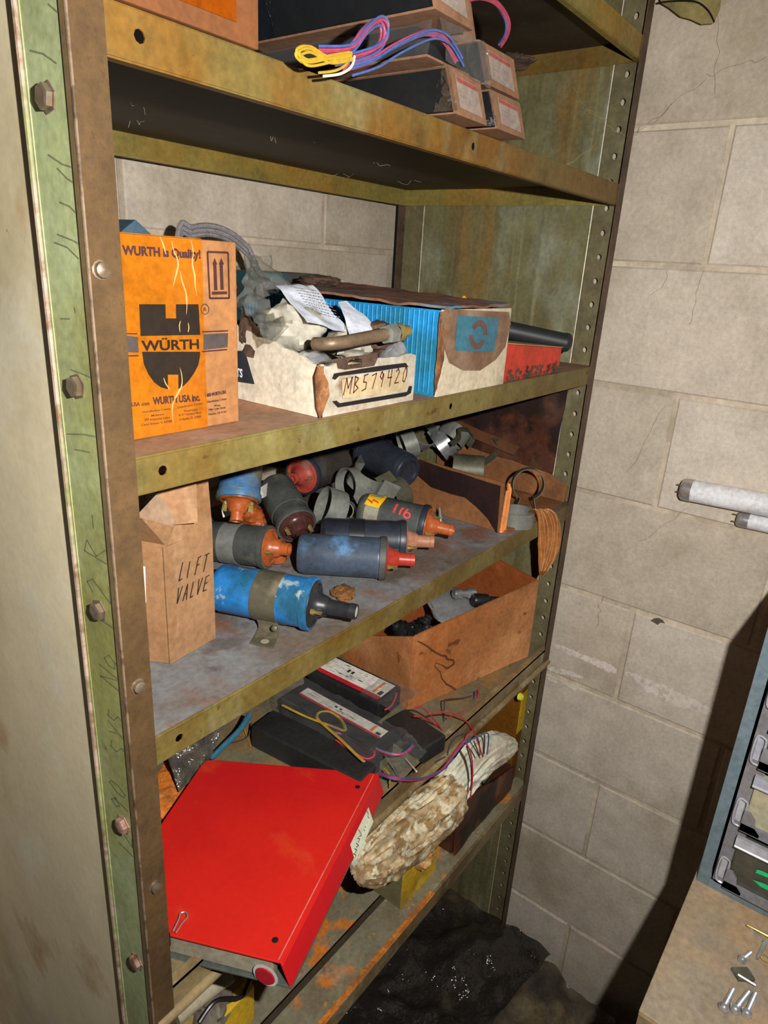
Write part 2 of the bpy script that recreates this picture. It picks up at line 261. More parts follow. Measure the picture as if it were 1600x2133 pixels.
m_clampd = mat('dark_olive_clamp', (84, 82, 66), .7, .5, .25, layers=[((60, 56, 46), 24, .5, .68, .7)])
m_brass = mat('brass_fitting', (160, 140, 84), .95, .38, .6)
m_hose = mat('dusty_steel_hose', (134, 112, 88), 1.1, .5, .4, layers=[((98, 76, 56), 30, .45, .65, .8)])
m_braid = mat('braided_steel', (150, 144, 144), .75, .35, .5, bump=(700, 1, .002))
m_paper = mat('white_paper', (222, 226, 236), 1.05, .8)
m_cloudy = mat('cloudy_white_bag', (206, 198, 178), 1.5, .35, layers=[((170, 158, 132), 18, .5, .68, .7)], spec=.5)
m_rag = mat('dirty_white_rag', (190, 180, 162), .52, .95, layers=[((160, 146, 124), 14, .48, .66, .8), ((214, 208, 196), 9, .55, .7, .6), ((130, 112, 88), 50, .64, .72, .6)], bump=(120, .5, .002))
m_ragb = mat('brown_stained_rag', (164, 142, 108), .52, .95, layers=[((116, 90, 54), 30, .46, .54, .85), ((192, 176, 150), 42, .52, .58, .85), ((150, 132, 110), 15, .58, .66, .7)], bump=(120, .6, .002))
m_peach = mat('peach_cloth', (204, 144, 94), .5, .95, layers=[((160, 90, 48), 60, .48, .62, .8)])
m_yel = mat('yellow_carton', (166, 134, 30), .42, .6, layers=[((120, 92, 24), 12, .48, .66, .8), ((186, 156, 50), 30, .55, .7, .6)])
m_yelo = mat('amber_yellow_carton', (112, 70, 16), .7, .5, layers=[((110, 66, 14), 10, .48, .62, .8), ((190, 134, 24), 8, .58, .7, .8)])
m_rub = mat('black_rubber_part', (26, 25, 26), .6, .35, spec=.5)
m_plas = mat('black_plastic_sheet', (26, 23, 20), .28, .12, layers=[((56, 48, 36), 5, .5, .66, .8)], bump=(30, 1, .01), spec=.8)
m_cab = mat('blue_grey_enamel', (104, 118, 124), 1.05, .45, layers=[((100, 118, 124), 9, .48, .66, .5)])
m_cabin = mat('grey_inner_steel', (110, 108, 110), .85, .4, layers=[((104, 98, 92), 12, .48, .66, .6)])
m_drw = mat('dirty_clear_plastic', (160, 154, 128), .95, .3, layers=[((140, 118, 78), 9, .5, .66, .7)], spec=.5)
m_drk = mat('smoky_plastic_front', (66, 64, 54), .85, .2, layers=[((46, 44, 40), 8, .45, .66, .7)], spec=.5)
m_lid = mat('shiny_grey_rim', (140, 140, 146), .5, .15, .4, spec=.6)
m_bench = mat('worn_plywood', (154, 134, 106), .95, .75, layers=[((178, 138, 98), 7, .48, .64, .7, (.6, 1.4, 1)), ((140, 128, 112), 12, .5, .66, .7), ((114, 84, 58), 9, .62, .7, .7)], bump=(60, .15, .001, (.3, 1, 1)))
m_tubew = mat('white_glass_tube', (214, 212, 210), .6, .35, layers=[((190, 184, 176), 12, .55, .75, .5)])
m_tubec = mat('aluminium_cap', (150, 146, 142), .6, .3, .6)
# ---------------------------------------------------------------- walls, floor
J0 = .22; CH = .2032; BL = .4064; Y1 = -.14
def block_wall(name, fx, u0, u1, joint, zlo, zhi, nrm):
    # fx(u, depth, z) -> point; depth 0 = face of blocks, positive = into the wall
    mb = MB(); pts = [fx(u0, .004, zlo), fx(u1, .004, zlo), fx(u1, .004, zhi), fx(u0, .004, zhi)]
    mb.prism(pts, V(nrm)*-.12); wl = struct(obj(name, mb, m_mortar, base=(0, 0, 0)))
    i0 = int(math.floor((zlo-J0)/CH)); i1 = int(math.ceil((zhi-J0)/CH)); g = .0042; meshes = {}
    for i in range(i0, i1):
        z0, z1 = J0+i*CH, J0+(i+1)*CH; off = joint+(0 if i % 2 == 0 else BL/2)
        k = math.floor((u0-off)/BL)
        while off+k*BL < u1:
            a, b = max(u0, off+k*BL), min(u1, off+(k+1)*BL); zz0, zz1 = max(z0, zlo), min(z1, zhi)
            if b-a > .03 and zz1-zz0 > .02:
                m = MB(); d = random.uniform(-.0006, .0008); q = .0025
                o_ = [fx(a+g, .02, zz0+g), fx(b-g, .02, zz0+g), fx(b-g, .02, zz1-g), fx(a+g, .02, zz1-g)]
                c_ = [fx(a+g, d+q, zz0+g), fx(b-g, d+q, zz0+g), fx(b-g, d+q, zz1-g), fx(a+g, d+q, zz1-g)]
                n_ = [fx(a+g+q, d, zz0+g+q), fx(b-g-q, d, zz0+g+q), fx(b-g-q, d, zz1-g-q), fx(a+g+q, d, zz1-g-q)]
                m.add(o_+c_+n_, [(8, 9, 10, 11)]+[(j, (j+1) % 4, 4+(j+1) % 4, 4+j) for j in range(4)]+[(4+j, 4+(j+1) % 4, 8+(j+1) % 4, 8+j) for j in range(4)])
                obj('concrete_block', m, random.choice(m_block), wl)
            k += 1
    return wl
# right wall: u = y ; courses i even from J0 downwards have a joint at Y1 when (J0..J1) -> i=-1
wr = block_wall('wall_right', lambda u, d, z: V((XW+d, u, z)), -1.3, YB, Y1+BL/2, FLOOR, .75, (-1, 0, 0))
bj = at(495, 440, 'y', YB).x
wb = block_wall('wall_back', lambda u, d, z: V((u, YB+d, z)), -.25, XW, bj, FLOOR, .75, (0, -1, 0))
def smear(px, seed, par=wr):
    rnd_ = random.Random(seed); mb = MB(); c = curve([at(u, v, 'x', XW) for u, v, _ in px], 16); n = len(c)-1; hw = []
    for i in range(n+1):
        k = i/n*(len(px)-1); j = min(int(k), len(px)-2); w_ = px[j][2]+(px[j+1][2]-px[j][2])*(k-j); w_ *= .35+.65*min(1, math.sin(math.pi*(i+.4)/(n+.8))*2.2); hw.append((w_/2*rnd_.uniform(.75, 1.15), w_/2*rnd_.uniform(.6, 1.2)))
    for i in range(n):
        a, b = c[i], c[i+1]; (u0_, d0_), (u1_, d1_) = hw[i], hw[i+1]
        mb.add([(XW-.0012, a.y, a.z-d0_), (XW-.0012, b.y, b.z-d1_), (XW-.0012, b.y, b.z+u1_), (XW-.0012, a.y, a.z+u0_)], [(0, 1, 2, 3)])
    return stuff(obj('whitewash_smear', mb, m_smear, par))
m_smear = mat('chalky_smear', (206, 194, 182), .74, .95, layers=[((178, 164, 148), 60, .48, .60, .85)], mot=.2)
smear([(1153, 1343, .012), (1230, 1375, .016), (1285, 1398, .02)], 1); smear([(1302, 1402, .02), (1370, 1437, .032), (1440, 1468, .026), (1490, 1487, .012)], 2); smear([(1141, 1412, .010), (1175, 1425, .008), (1212, 1440, .006)], 3); smear([(1143, 1392, .014), (1185, 1402, .012), (1215, 1412, .006)], 4)
ds = MB(); pp_ = [(1355, 1293), (1362, 1288), (1372, 1287), (1380, 1291), (1386, 1299), (1376, 1297), (1370, 1302), (1362, 1297)]; ds.add([at(u, v, 'x', XW-.0007) for u, v in pp_], [tuple(range(8))]); obj('dark_spot', ds, mat('dark_chip', (84, 74, 56), .66, .9), wr)
struct(obj('floor', MB().box(-1.6, XW+.1, -1.6, YB+.1, FLOOR-.1, FLOOR), m_floor))
# ---------------------------------------------------------------- shelving unit
su = thing('shelving_unit', 'tall olive green steel shelving unit with rusty shelves and white left side', 'shelving', (W/2, D/2, FLOOR))
ZB, ZH = FLOOR, .62; PITCH_H = .0381; HZ0 = .0245
def post(sx, front, legc, facec, faceflange=True):
    x = 0 if sx < 0 else W; ix = 1 if sx < 0 else -1; y = 0 if front else D; iy = 1 if front else -1
    mb = MB(); t = .0018
    # face flange (in the y plane)
    a, b = sorted((x, x+ix*A_)); y0, y1 = sorted((y, y-iy*t)); mb.cur = 1; mb.box(a, b, y0, y1, ZB, ZH)
    # side flange with a row of holes
    wl = .055 if sx < 0 else .044; mb.cur = 0; nseg = int((ZH-ZB)/PITCH_H)+1; hy = y+iy*.0225
    xo, xi = (x, x+ix*t)
    k0 = math.floor((ZB-HZ0)/PITCH_H)
    for k in range(k0, k0+nseg+1):
        zc = HZ0+k*PITCH_H; za, zb = max(ZB, zc-PITCH_H/2), min(ZH, zc+PITCH_H/2)
        if zb-za < .012: continue
        zc = (za+zb)/2
        ya, yb = y, y+iy*wl
        solidrow = sx < 0 and front
        if solidrow:
            mb.box(min(xo, xi), max(xo, xi), min(ya, yb), max(ya, yb), za, zb); continue
        r = .0045; cir = [(hy+iy*r*math.cos(j*math.pi/4+math.pi/4*5), zc+r*1.15*math.sin(j*math.pi/4+math.pi/4*5)) for j in range(8)]
        rec = [(ya, za), (hy, za), (yb, za), (yb, zc), (yb, zb), (hy, zb), (ya, zb), (ya, zc)]
        for X in (xo, xi):
            mb.add([(X, p, q) for p, q in rec]+[(X, p, q) for p, q in cir], [(j, (j+1) % 8, 8+(j+1) % 8, 8+j) for j in range(8)])
        mb.add([(X, p, q) for X in (xo, xi) for p, q in cir], [(j, (j+1) % 8, 8+(j+1) % 8, 8+j) for j in range(8)])
    # rolled edge of the side flange
    ye = y+iy*wl; mb.box(min(xo, xi)-.0006, max(xo, xi)+.0012, min(ye, ye-iy*.0016), max(ye, ye-iy*.0016), ZB, ZH)
    return obj('post', mb, [legc, facec], su)
pfl = post(-1, True, m_green, m_front); pfr = post(1, True, m_legr, m_postr); post(-1, False, m_legr, m_postr).location.x += .0045; post(1, False, m_legr, m_postr)
pfl['label'] = 'pale green front post with pencil writing and brown edge'
# bolts on the green flange and the brown face
def bolt(p, n, parent, m, r=.0078, hexa=True):
    M = frame(p, n); mb = MB(); mb.lathe([(r*1.25, 0), (r*1.25, .0008), (r, .001), (r, .0048), (r*.75, .0055), (.0001, .006)], M, 6 if hexa else 12, smooth=not hexa)
    return obj('bolt', mb, m, parent)
for i, q in enumerate(((100, 203), (162, 805), (208, 1271), (258, 1717), (286, 2002))): bolt(at(*q, 'x', -.0001), (-1, 0, 0), pfl, m_bolt if i < 3 else m_boltp)
for q in ((209, 562), (286, 1428), (322, 1845)):
    bolt(at(*q, 'y', -.0018), (0, -1, 0), pfl, m_bolt, .0052, False)
# pencil writing runs up the green flange
p0 = at(262, 1790, 'x', 0); 
def pen(s, q, h, sp=.9): 
    p = at(*q, 'x', -.0002); handwrite(s, (-.0002, p.y, p.z), (0, 0, 1), (0, 1, 0), h, m_pencil, pfl, .0005, sp, .05, 'lettering', .0002)
# reading direction up; letter tops point away from the post edge (+y, to the left in the photo)
for ch, q, h in (('1', (284, 1797), .028), ('2', (278, 1768), .022), ('9', (268, 1705), .026), ('0', (262, 1668), .024), ('S', (268, 1590), .026), ('Y', (264, 1553), .026), ('S', (260, 1522), .024), ('N', (256, 1448), .032), ('o', (245, 1402), .030), ('1', (244, 1326), .036), ('2', (234, 1262), .034), ('R', (228, 1184), .034), ('-', (222, 1122), .034)): pen(ch, q, h, .8)
for k_, ln_ in enumerate((((100, 322), (130, 342), (164, 353)), ((119, 350), (140, 372), (172, 393)), ((124, 421), (145, 430), (161, 446)), ((119, 488), (150, 500), (183, 518)), ((113, 505), (140, 515), (164, 539)), ((147, 770), (170, 778), (197, 790)), ((139, 904), (175, 905), (212, 912)), ((156, 936), (187, 942)), ((100, 8), (128, 32)), ((62, 105), (90, 112), (118, 132)), ((155, 640), (157, 652)), ((126, 664), (146, 664)))):
    sm = MB(); P_ = [at(u, v, 'x', -.0003) for u, v in ln_]
    for p, q in zip(P_, P_[1:]):
        t = (q-p).normalized(); s_ = t.cross(V((-1, 0, 0)))*.0005; sm.add([p-s_, q-s_, q+s_, p+s_], [(0, 1, 2, 3)])
    obj('pencil_stroke', sm, m_pencil, pfl)
# side panels
obj('side_panel', MB().box(.0022, .0032, .03, .4705, ZB+.05, ZH), m_white, su)['label'] = 'stained cream white left side sheet'
rp = MB(); rp.box(W+.0002, W+.0012, .046, D-.003, ZB+.03, ZH)
sp0 = obj('side_panel', rp, m_panel, su); sp0['label'] = 'streaked olive right side sheet'
m_edge = mat('bright_worn_edge', (178, 170, 150), .5, .35, .3)  # pale colour paints the highlight line along the sheet's rolled edge
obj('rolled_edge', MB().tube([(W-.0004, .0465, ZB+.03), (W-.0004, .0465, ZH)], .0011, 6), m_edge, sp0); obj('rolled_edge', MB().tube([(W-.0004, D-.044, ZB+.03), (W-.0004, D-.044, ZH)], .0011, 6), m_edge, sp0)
obj('corner_strip', MB().box(-.0013, -.0003, -.0003, .0065, ZB, ZH), mat('brown_corner_strip', (112, 92, 58), .95, .8), pfl)
obj('edge_bead', MB().tube([(-.0012, .0572, ZB), (-.0012, .0572, ZH)], .0022, 8), mat('primer_pink_edge', (160, 138, 120), .9, .6, layers=[((110, 84, 56), 60, .45, .6, .9), ((128, 132, 84), 9, .5, .6, .8)]), pfl)
obj('corner_bead', MB().tube([(-.0004, -.0004, ZB), (-.0004, -.0004, ZH)], .0013, 6), mat('worn_pale_bead', (150, 124, 98), 1.6, .7, layers=[((96, 70, 46), 60, .5, .62, .9)]), pfl)
def shelf(z, mtop, mlip, mback, munder, holes=(), style=0):
    x0, x1, y0, y1 = .003, W-.0032, .0015, D-.0015
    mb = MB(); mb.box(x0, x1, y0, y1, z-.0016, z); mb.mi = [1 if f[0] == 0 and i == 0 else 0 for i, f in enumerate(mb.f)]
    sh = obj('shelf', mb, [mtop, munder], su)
    if style == 0:
        # front lip, with punched holes
        l = MB(); hs = sorted(holes); edges = [x0]+[e for h in hs for e in (h-.01, h+.01)]+[x1]; yf = y0-.0012
        for i in range(0, len(edges), 2): l.box(edges[i], edges[i+1], yf, y0, z-LIP, z)
        for h in hs:
            r = .0042; zc = z-.0145; cir = [(h+r*math.cos(j*math.pi/4+5*math.pi/4), zc+r*math.sin(j*math.pi/4+5*math.pi/4)) for j in range(8)]
            rec = [(h-.01, z-LIP), (h, z-LIP), (h+.01, z-LIP), (h+.01, zc), (h+.01, z), (h, z), (h-.01, z), (h-.01, zc)]
            for Y in (yf, y0): l.add([(p, Y, q) for p, q in rec]+[(p, Y, q) for p, q in cir], [(j, (j+1) % 8, 8+(j+1) % 8, 8+j) for j in range(8)])
            l.add([(p, Y, q) for Y in (yf, y0) for p, q in cir], [(j, (j+1) % 8, 8+(j+1) % 8, 8+j) for j in range(8)])
        l.tube([(x0, y0, z-.0012), (x1, y0, z-.0012)], .0016, 8); l.box(x0, x1, y0, y0+.009, z-LIP-.0012, z-LIP)
        obj('front_lip', l, mlip, sh)
    else:
        # shelf fitted lip upwards: the deck lies below a rolled rail
        l = MB(); l.box(x0, x1, y0-.0012, y0+.011, z+.0006, z+.003); l.box(x0, x1, y0-.0012, y0, z-LIP+.006, z+.003)
        l.tube([(x0, y0-.003, z-LIP-.001), (x1, y0-.003, z-LIP-.001)], .0062, 10)
        obj('front_lip', l, mlip, sh)
    l = MB(); l.box(x0, x1, y1, y1+.0012, z-LIP, z); l.box(x0, x1, y1-.009, y1, z-LIP-.0012, z-LIP); obj('back_lip', l, mback, sh)
    for X in (x0, x1-.0012):
        l = MB(); l.box(X, X+.0012, y0, y1, z-LIP, z-.0016); obj('side_lip', l, mback, sh)
    return sh
hx = lambda u, v: at(u, v, 'y', 0).x
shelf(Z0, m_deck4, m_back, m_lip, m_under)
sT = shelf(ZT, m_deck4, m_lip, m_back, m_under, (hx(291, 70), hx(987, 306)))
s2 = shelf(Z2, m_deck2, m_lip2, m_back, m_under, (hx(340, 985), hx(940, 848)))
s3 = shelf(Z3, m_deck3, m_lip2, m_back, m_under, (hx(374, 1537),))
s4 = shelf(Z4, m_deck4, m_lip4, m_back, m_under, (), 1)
# lowest visible shelf: a loose front strip and a deck with a dark gap between
x0, x1 = .003, W-.0032
s6 = obj('shelf', MB().box(x0, x1, .0015, .061, Z6-.002, Z6), m_deck6, su)
obj('rear_deck', MB().box(x0, x1, .0735, D-.0015, Z6-.002, Z6), m_deck6, s6)
obj('gap_channel', MB().box(x0, x1, .061, .0735, Z6-.008, Z6-.006), mat('dark_brown_gap', (50, 40, 28), .5, .9), s6)
l = MB(); l.box(x0, x1, .0, .0015, Z6-.034, Z6+.0005); l.tube([(x0, .002, Z6-.001), (x1, .002, Z6-.001)], .0025, 8); obj('front_lip', l, m_lip4, s6)
l = MB(); l.box(x0, .56, -.0012, .0085, Z6+.0003, Z6+.0013); obj('rust_scale', l, m_rust, s6)
for X in (x0, x1-.0012): obj('side_lip', MB().box(X, X+.0012, .0015, D-.002, Z6-LIP, Z6-.002), m_lip4, s6)
# ---------------------------------------------------------------- second shelf: orange carton
def sizebox(x0, x1, y0, y1, z0, z1): return MB().box(x0, x1, y0, y1, z0, z1)
wx0, wx1, wy, wz1 = .006, .1625, .044, at(500, 505, 'y', .044).z
c1 = thing('carton', 'orange carton with a large black shield emblem, taped with glossy orange tape', 'carton', (.085, .13, Z2))
obj('body', sizebox(wx0, wx1, wy, .2, Z2+.0005, wz1), m_orT, c1, bevel=.0015)
f = lambda u, v: at(220+u*.2391, 430+v*.2391, 'y', wy-.0006)
tp0 = f(120, 400).x; tp1 = f(860, 1000).x
obj('tape', MB().box(.020, tp1, wy-.0006, wy-.0001, Z2+.001, wz1-.0005).box(.020, tp1, wy, .19, wz1, wz1+.0005), m_tape, c1)
nf = (0, -1, 0)
low = [(315, 1265), (820, 1265)]+[(820, 1300), (805, 1380), (770, 1450), (720, 1520), (680, 1560), (632, 1590), (632, 1465), (540, 1465), (540, 1592), (480, 1575), (420, 1530), (370, 1460), (330, 1370)]
decal([[f(*p) for p in [(290, 852), (518, 852), (522, 975), (612, 975), (610, 852), (806, 852), (822, 1118), (302, 1128)]][::-1], [f(*p) for p in low][::-1]], m_ink, c1, 'shield_emblem', nf)
for q in (((165, 1122), (278, 1138), (285, 1272), (172, 1270)), ((852, 1112), (1065, 1102), (1060, 1225), (850, 1250))): decal([[f(*p) for p in q][::-1]], m_inkg, c1, 'grey_band', nf)
for q in (((160, 1102), (275, 1104), (275, 1114), (160, 1112)), ((172, 1296), (285, 1294), (285, 1305), (172, 1307)), ((838, 1086), (1065, 1077), (1065, 1088), (838, 1098)), ((838, 1258), (1056, 1240), (1056, 1252), (838, 1270))): decal([[f(*p) for p in q][::-1]], m_inkp, c1, 'thin_band', nf)
X_, Z_ = (1, 0, 0), (0, 0, 1)
def ftext(s, a, b, h, m, sx, bold, k=1):
    p, q = f(*a), f(*b); return lettering(s, (p.x, p.y, p.z), (q-p), Z_, h, m, c1, sx, bold)
WR = None
def fitw(s, a, b, hp, m, bold, plane=f, parent=c1, yoff=0):
    p, q = plane(*a), plane(*b); h = (plane(a[0], a[1]-hp)-p).length; ex = (q-p).normalized()
    cu = bpy.data.curves.new('t', 'FONT'); cu.body = s; cu.size = 1; cu.offset = bold; to = bpy.data.objects.new('t', cu); me = bpy.data.meshes.new_from_object(to)
    w0 = max(v.co.x for v in me.vertices); bpy.data.objects.remove(to); bpy.data.curves.remove(cu)
    return lettering(s, p, ex, Z_ if abs(ex.z) < .5 else Z_, h, m, parent, (q-p).length/(w0*h/.7), bold)
fitw('WÜRTH', (318, 1258), (812, 1238), 88, m_ink, .028)
fitw('WURTH is Quality!', (150, 418), (826, 452), 78, m_inkp, .045)
fitw('WURTH USA inc.', (415, 1725), (822, 1690), 62, m_inkp, .045)
fitw('USA .com', (225, 1742), (380, 1730), 34, m_inkp, .03)
fitw('1-800-WURTH-USA', (865, 1662), (1048, 1628), 30, m_inkp, .03)
for s, a, b in (('Distribution Center', (320, 1800), (568, 1768)), ('Midwest', (395, 1832), (508, 1816)), ('397 Industrial Drive', (335, 1870), (560, 1846)), ('Carol Stream, IL 60188', (310, 1912), (575, 1878)), ('Distribution Center', (625, 1760), (845, 1722)), ('Southeast', (680, 1790), (800, 1775)), ('8137 Forward Blvd.', (635, 1828), (832, 1802)), ('Orlando, FL 32809', (640, 1866), (830, 1838)),
                ('Distribution Center', (882, 1712), (1055, 1682)), ('West', (945, 1745), (1000, 1738)), ('1466 Cedar Street', (893, 1780), (1045, 1758)), ('Ontario, CA 91761', (892, 1820), (1050, 1796))):
    fitw(s, a, b, 19, m_inkp, .01)
def ringpoly(c, r0, r1, n=20):
    return [[c+V((r0*math.cos(a), 0, r0*math.sin(a))), c+V((r0*math.cos(b), 0, r0*math.sin(b))), c+V((r1*math.cos(b), 0, r1*math.sin(b))), c+V((r1*math.cos(a), 0, r1*math.sin(a)))] for a, b in ((2*math.pi*i/n, 2*math.pi*(i+1)/n) for i in range(n))]
decal(ringpoly(f(863, 895), .0038, .0044), m_inkp, c1, 'registered_mark', nf); fitw('R', (850, 912), (878, 910), 30, m_inkp, .01)
def strip(a, b, w_, pl=f):
    p, q = pl(*a), pl(*b); t = (q-p).normalized(); s_ = t.cross(V((0, 1, 0)))*w_; return [p-s_, q-s_, q+s_, p+s_]
arrows = [strip((885, 395), (1065, 402), .0008), strip((1065, 402), (1075, 798), .0008), strip((1075, 798), (906, 800), .0008), strip((906, 800), (885, 395), .0008), strip((925, 755), (1055, 752), .0012),
          [f(*p) for p in ((930, 505), (947, 448), (970, 505))], [f(*p) for p in ((985, 505), (1005, 448), (1030, 505))], [f(*p) for p in ((936, 505), (962, 505), (972, 730), (945, 730))], [f(*p) for p in ((992, 505), (1018, 505), (1026, 725), (1000, 725))]]
decal(arrows, m_inkp, c1, 'arrow_mark', nf)
m_wrk = mat('tape_wrinkle', (246, 196, 132), 1.6, .12, spec=1.0)  # tape's glare streaks painted as a paler colour on its wrinkle ridges
for wpts in ([(470, 260), (500, 330), (515, 390), (530, 420)], [(575, 300), (590, 380), (620, 450), (630, 520), (600, 640), (590, 700)], [(650, 560), (665, 650), (700, 760), (705, 880), (695, 990)], [(740, 290), (760, 380), (755, 500), (775, 600), (780, 690), (795, 780)], [(655, 985), (640, 1040), (650, 1110)], [(715, 1000), (722, 1060), (712, 1105)], [(620, 1360), (655, 1440), (660, 1560), (600, 1680), (580, 1760), (590, 1900)], [(500, 1480), (520, 1540), (560, 1600)]):
    pp = [f(*q)+V((0, -.0002, 0)) for q in wpts]; n_ = len(curve(pp, 5)); obj('tape_wrinkle', MB().tube(curve(pp, 5), [.0001+.0006*math.sin(math.pi*min(1, i/(n_-1))) for i in range(n_)], 6), m_wrk, c1)
# ---------------------------------------------------------------- behind the orange carton
fl = MB(); p = [at(244, 490, 'y', .24), at(283, 457, 'y', .24), at(318, 490, 'y', .24)]; b0 = [V((q.x, q.y, Z2+.001)) for q in (p[0], p[2])]
fl.prism([b0[0], b0[1], p[2], p[1], p[0]], (0, .05, 0)); tag(obj('carton', fl, mat('slate_blue_card', (62, 84, 98), .8, .7), bevel=.001), 'slate blue pointed card packet showing above the orange carton', 'carton')
br = MB()
for k, dz in enumerate((0, .006, .011)):
    pts = [at(u, v, 'y', .33+k*.004)+V((0, 0, -dz)) for u, v in ((370, 490), (400, 473), (440, 470), (480, 484), (510, 508), (524, 528))]
    pts = [V((pts[0].x-.02, pts[0].y, Z2+.01))]+pts+[V((pts[-1].x+.03, pts[-1].y, pts[-1].z-.06)), V((pts[-1].x-.0, pts[-1].y-.03, Z2+.008))]
    br.tube(curve(pts, 8), .0034, 8)
tag(obj('braided_hose', br, m_braid), 'coil of braided steel hose looping above the orange carton', 'hose')
# ---------------------------------------------------------------- white open carton MB579420
xL, xR, yf_, zl, zr = .2345, .3925, .008, at(637, 762, 'y', .01).z, at(853, 736, 'y', .01).z
c2 = thing('carton', 'open white carton with torn scorched rim and cream handwritten label', 'carton', (.31, .12, Z2))
def rimwall(a, b, za, zb, th, jag, n=14, seed=1):
    rnd = random.Random(seed); a, b = V(a), V(b); pts = [a, b]
    top = [a.lerp(b, i/n)+V((0, 0, (za+(zb-za)*i/n)-a.z+rnd.uniform(-jag, jag*.3))) for i in range(n, -1, -1)]
    return MB().prism([a, b]+top, th)
t_ = .0035
obj('wall', rimwall((xL, yf_, Z2+.0005), (xR, yf_, Z2+.0005), zl, zr, (0, t_, 0), .003), m_wht, c2)
obj('wall', rimwall((xL, yf_, Z2+.0005), (xL, .30, Z2+.0005), zl, zl+.062, (t_, 0, 0), .004, 22, 3), m_whtL, c2)
obj('wall', rimwall((xR-t_, yf_+t_, Z2+.0005), (xR-t_, .30, Z2+.0005), zr-.002, zr-.005, (t_, 0, 0), .004, 20, 5), m_wht, c2)
obj('wall', rimwall((xL, .30, Z2+.0005), (xR, .30, Z2+.0005), zl, zl, (0, t_, 0), .004, 20, 7), m_whtL, c2)
obj('base', MB().box(xL+t_, xR-t_, yf_+t_, .30, Z2+.0005, Z2+.003), m_dkcard, c2)
f5 = lambda u, v: at(480+u*.2625, 560+v*.2625, 'y', yf_-.0006)
# scorched patch and torn corner
def blob(pts, pl, m, par, name, n): return decal([[pl(*p) for p in pts][::-1]], m, par, name, n)
blob([(690, 770), (760, 735), (840, 745), (850, 790), (910, 800), (1140, 770), (1170, 700), (1160, 665), (1000, 690), (900, 700), (700, 740)], f5, m_dkcard, c2, 'scorch_mark', nf)
blob([(930, 760), (990, 765), (1045, 745), (1040, 715), (980, 712), (935, 730)], f5, m_cream, c2, 'bare_patch', nf)
blob([(668, 850), (680, 1100), (700, 1185), (715, 1185), (745, 1110), (785, 1000), (775, 900), (740, 830), (735, 770), (690, 770)], f5, m_brd, c2, 'torn_corner', nf)
blob([(805, 870), (820, 830), (1140, 775), (1390, 745), (1412, 780), (1370, 780), (1150, 815), (860, 850), (830, 880)], f5, m_black_ink, c2, 'black_border', nf)
blob([(805, 1050), (840, 1045), (865, 1065), (1400, 975), (1415, 930), (1440, 930), (1430, 985), (1390, 1010), (850, 1100)], f5, m_black_ink, c2, 'black_border', nf)
lb = decal([[f5(*p) for p in [(885, 1030), (1235, 985), (1400, 940), (1380, 800), (1190, 830), (880, 880)]][::-1]], m_cream, c2, 'paper_label', (0, -2, 0))
pa, pb = f5(890, 1000), f5(1330, 905)
handwrite('MB579420', pa+V((0, -.0008, 0)), pb-pa, Z_, .0165, mat('brown_marker', (92, 40, 28), 1.1, .7), c2, .0007, .86, .15)
g5 = lambda u, v: at(480+u*.2625, 560+v*.2625, 'x', xL-.0006)
decal([[g5(*p) for p in ((60, 650), (118, 650), (195, 915), (60, 895))][::-1]], mat('black_printed_panel', (34, 36, 40), .6, .6), c2, 'printed_panel', (-1, 0, 0))
pq = g5(75, 850); lettering('TS', g5(52, 850)+V((-.0008, 0, 0)), (0, -1, 0), Z_, .0085, mat('white_print', (214, 210, 204), .6, .6), c2, .8, .03)
# scorched inner flap on the left rim
fold('card_flap', at(505, 640, 'x', .238), at(545, 700, 'x', .238), at(530, 745, 'x', .236), at(500, 735, 'x', .236), m_dkcard, .004, 60, 14, 10, .004, c2)
# contents, each its own
def dome(p, r, n, squash=.7):
    return MB().lathe([(r, -r*.25), (r*1.03, 0), (r*.96, r*.25*squash), (r*.75, r*.62*squash), (r*.4, r*.9*squash), (.0003, r*squash)], frame(p, n), 22)
tag(obj('steel_cup', dome(V((.272, .055, -.115)), .024, (-.5, -.5, .8)), m_silver), 'shiny domed steel cup at the left front of the open white carton', 'metal part')
tag(obj('steel_cup', dome(V((.262, .115, -.092)), .018, (-.3, -.6, .6)), m_silver), 'smaller shiny steel cup behind the domed one in the open white carton', 'metal part')
def lump(c, rx, ry, rz, m, name, label, cat, amp=.25, sc=40, seed=0, ax=None, parent=None, sub=0):
    mb = MB(); n1, n2 = 20, 28; Mx = frame(c, (0, 0, 1)) if ax is None else frame(c, ax)
    vs = []
    for i in range(n1+1):
        th = math.pi*i/n1
        for j in range(n2):
            ph = 2*math.pi*j/n2; q = V((math.sin(th)*math.cos(ph), math.sin(th)*math.sin(ph), math.cos(th)))
            d = 1+amp*noise.noise(q*2+V((seed, 0, 0)))+amp*.6*noise.noise(q*5+V((0, seed, 0)))+amp*.25*noise.noise(q*11+V((0, 0, seed)))
            vs.append(Mx @ V((q.x*rx*d, q.y*ry*d, q.z*rz*d)))
    mb.add(vs, [(i*n2+j, i*n2+(j+1) % n2, (i+1)*n2+(j+1) % n2, (i+1)*n2+j) for i in range(n1) for j in range(n2)], True)
    o = obj(name, mb, m, parent)
    return tag(o, label, cat) if label else o
lump((.292, .105, -.078), .048, .034, .026, m_cloudy, 'plastic_bag', 'cloudy plastic bag of white caps slumped in the open white carton', 'bag', .3, seed=2)
lump((.352, .07, -.093), .034, .028, .02, m_cloudy, 'plastic_bag', 'second cloudy bag of white caps under the printed sheet', 'bag', .3, seed=5)
bg = fold('plastic_bag', at(505, 625, 'y', .12), at(545, 600, 'y', .15), at(600, 690, 'y', .05), at(560, 700, 'y', .04), m_bag, .014, 30, 26, 26, .0006)
tag(bg, 'grey clear plastic bag standing at the left of the open white carton', 'bag')
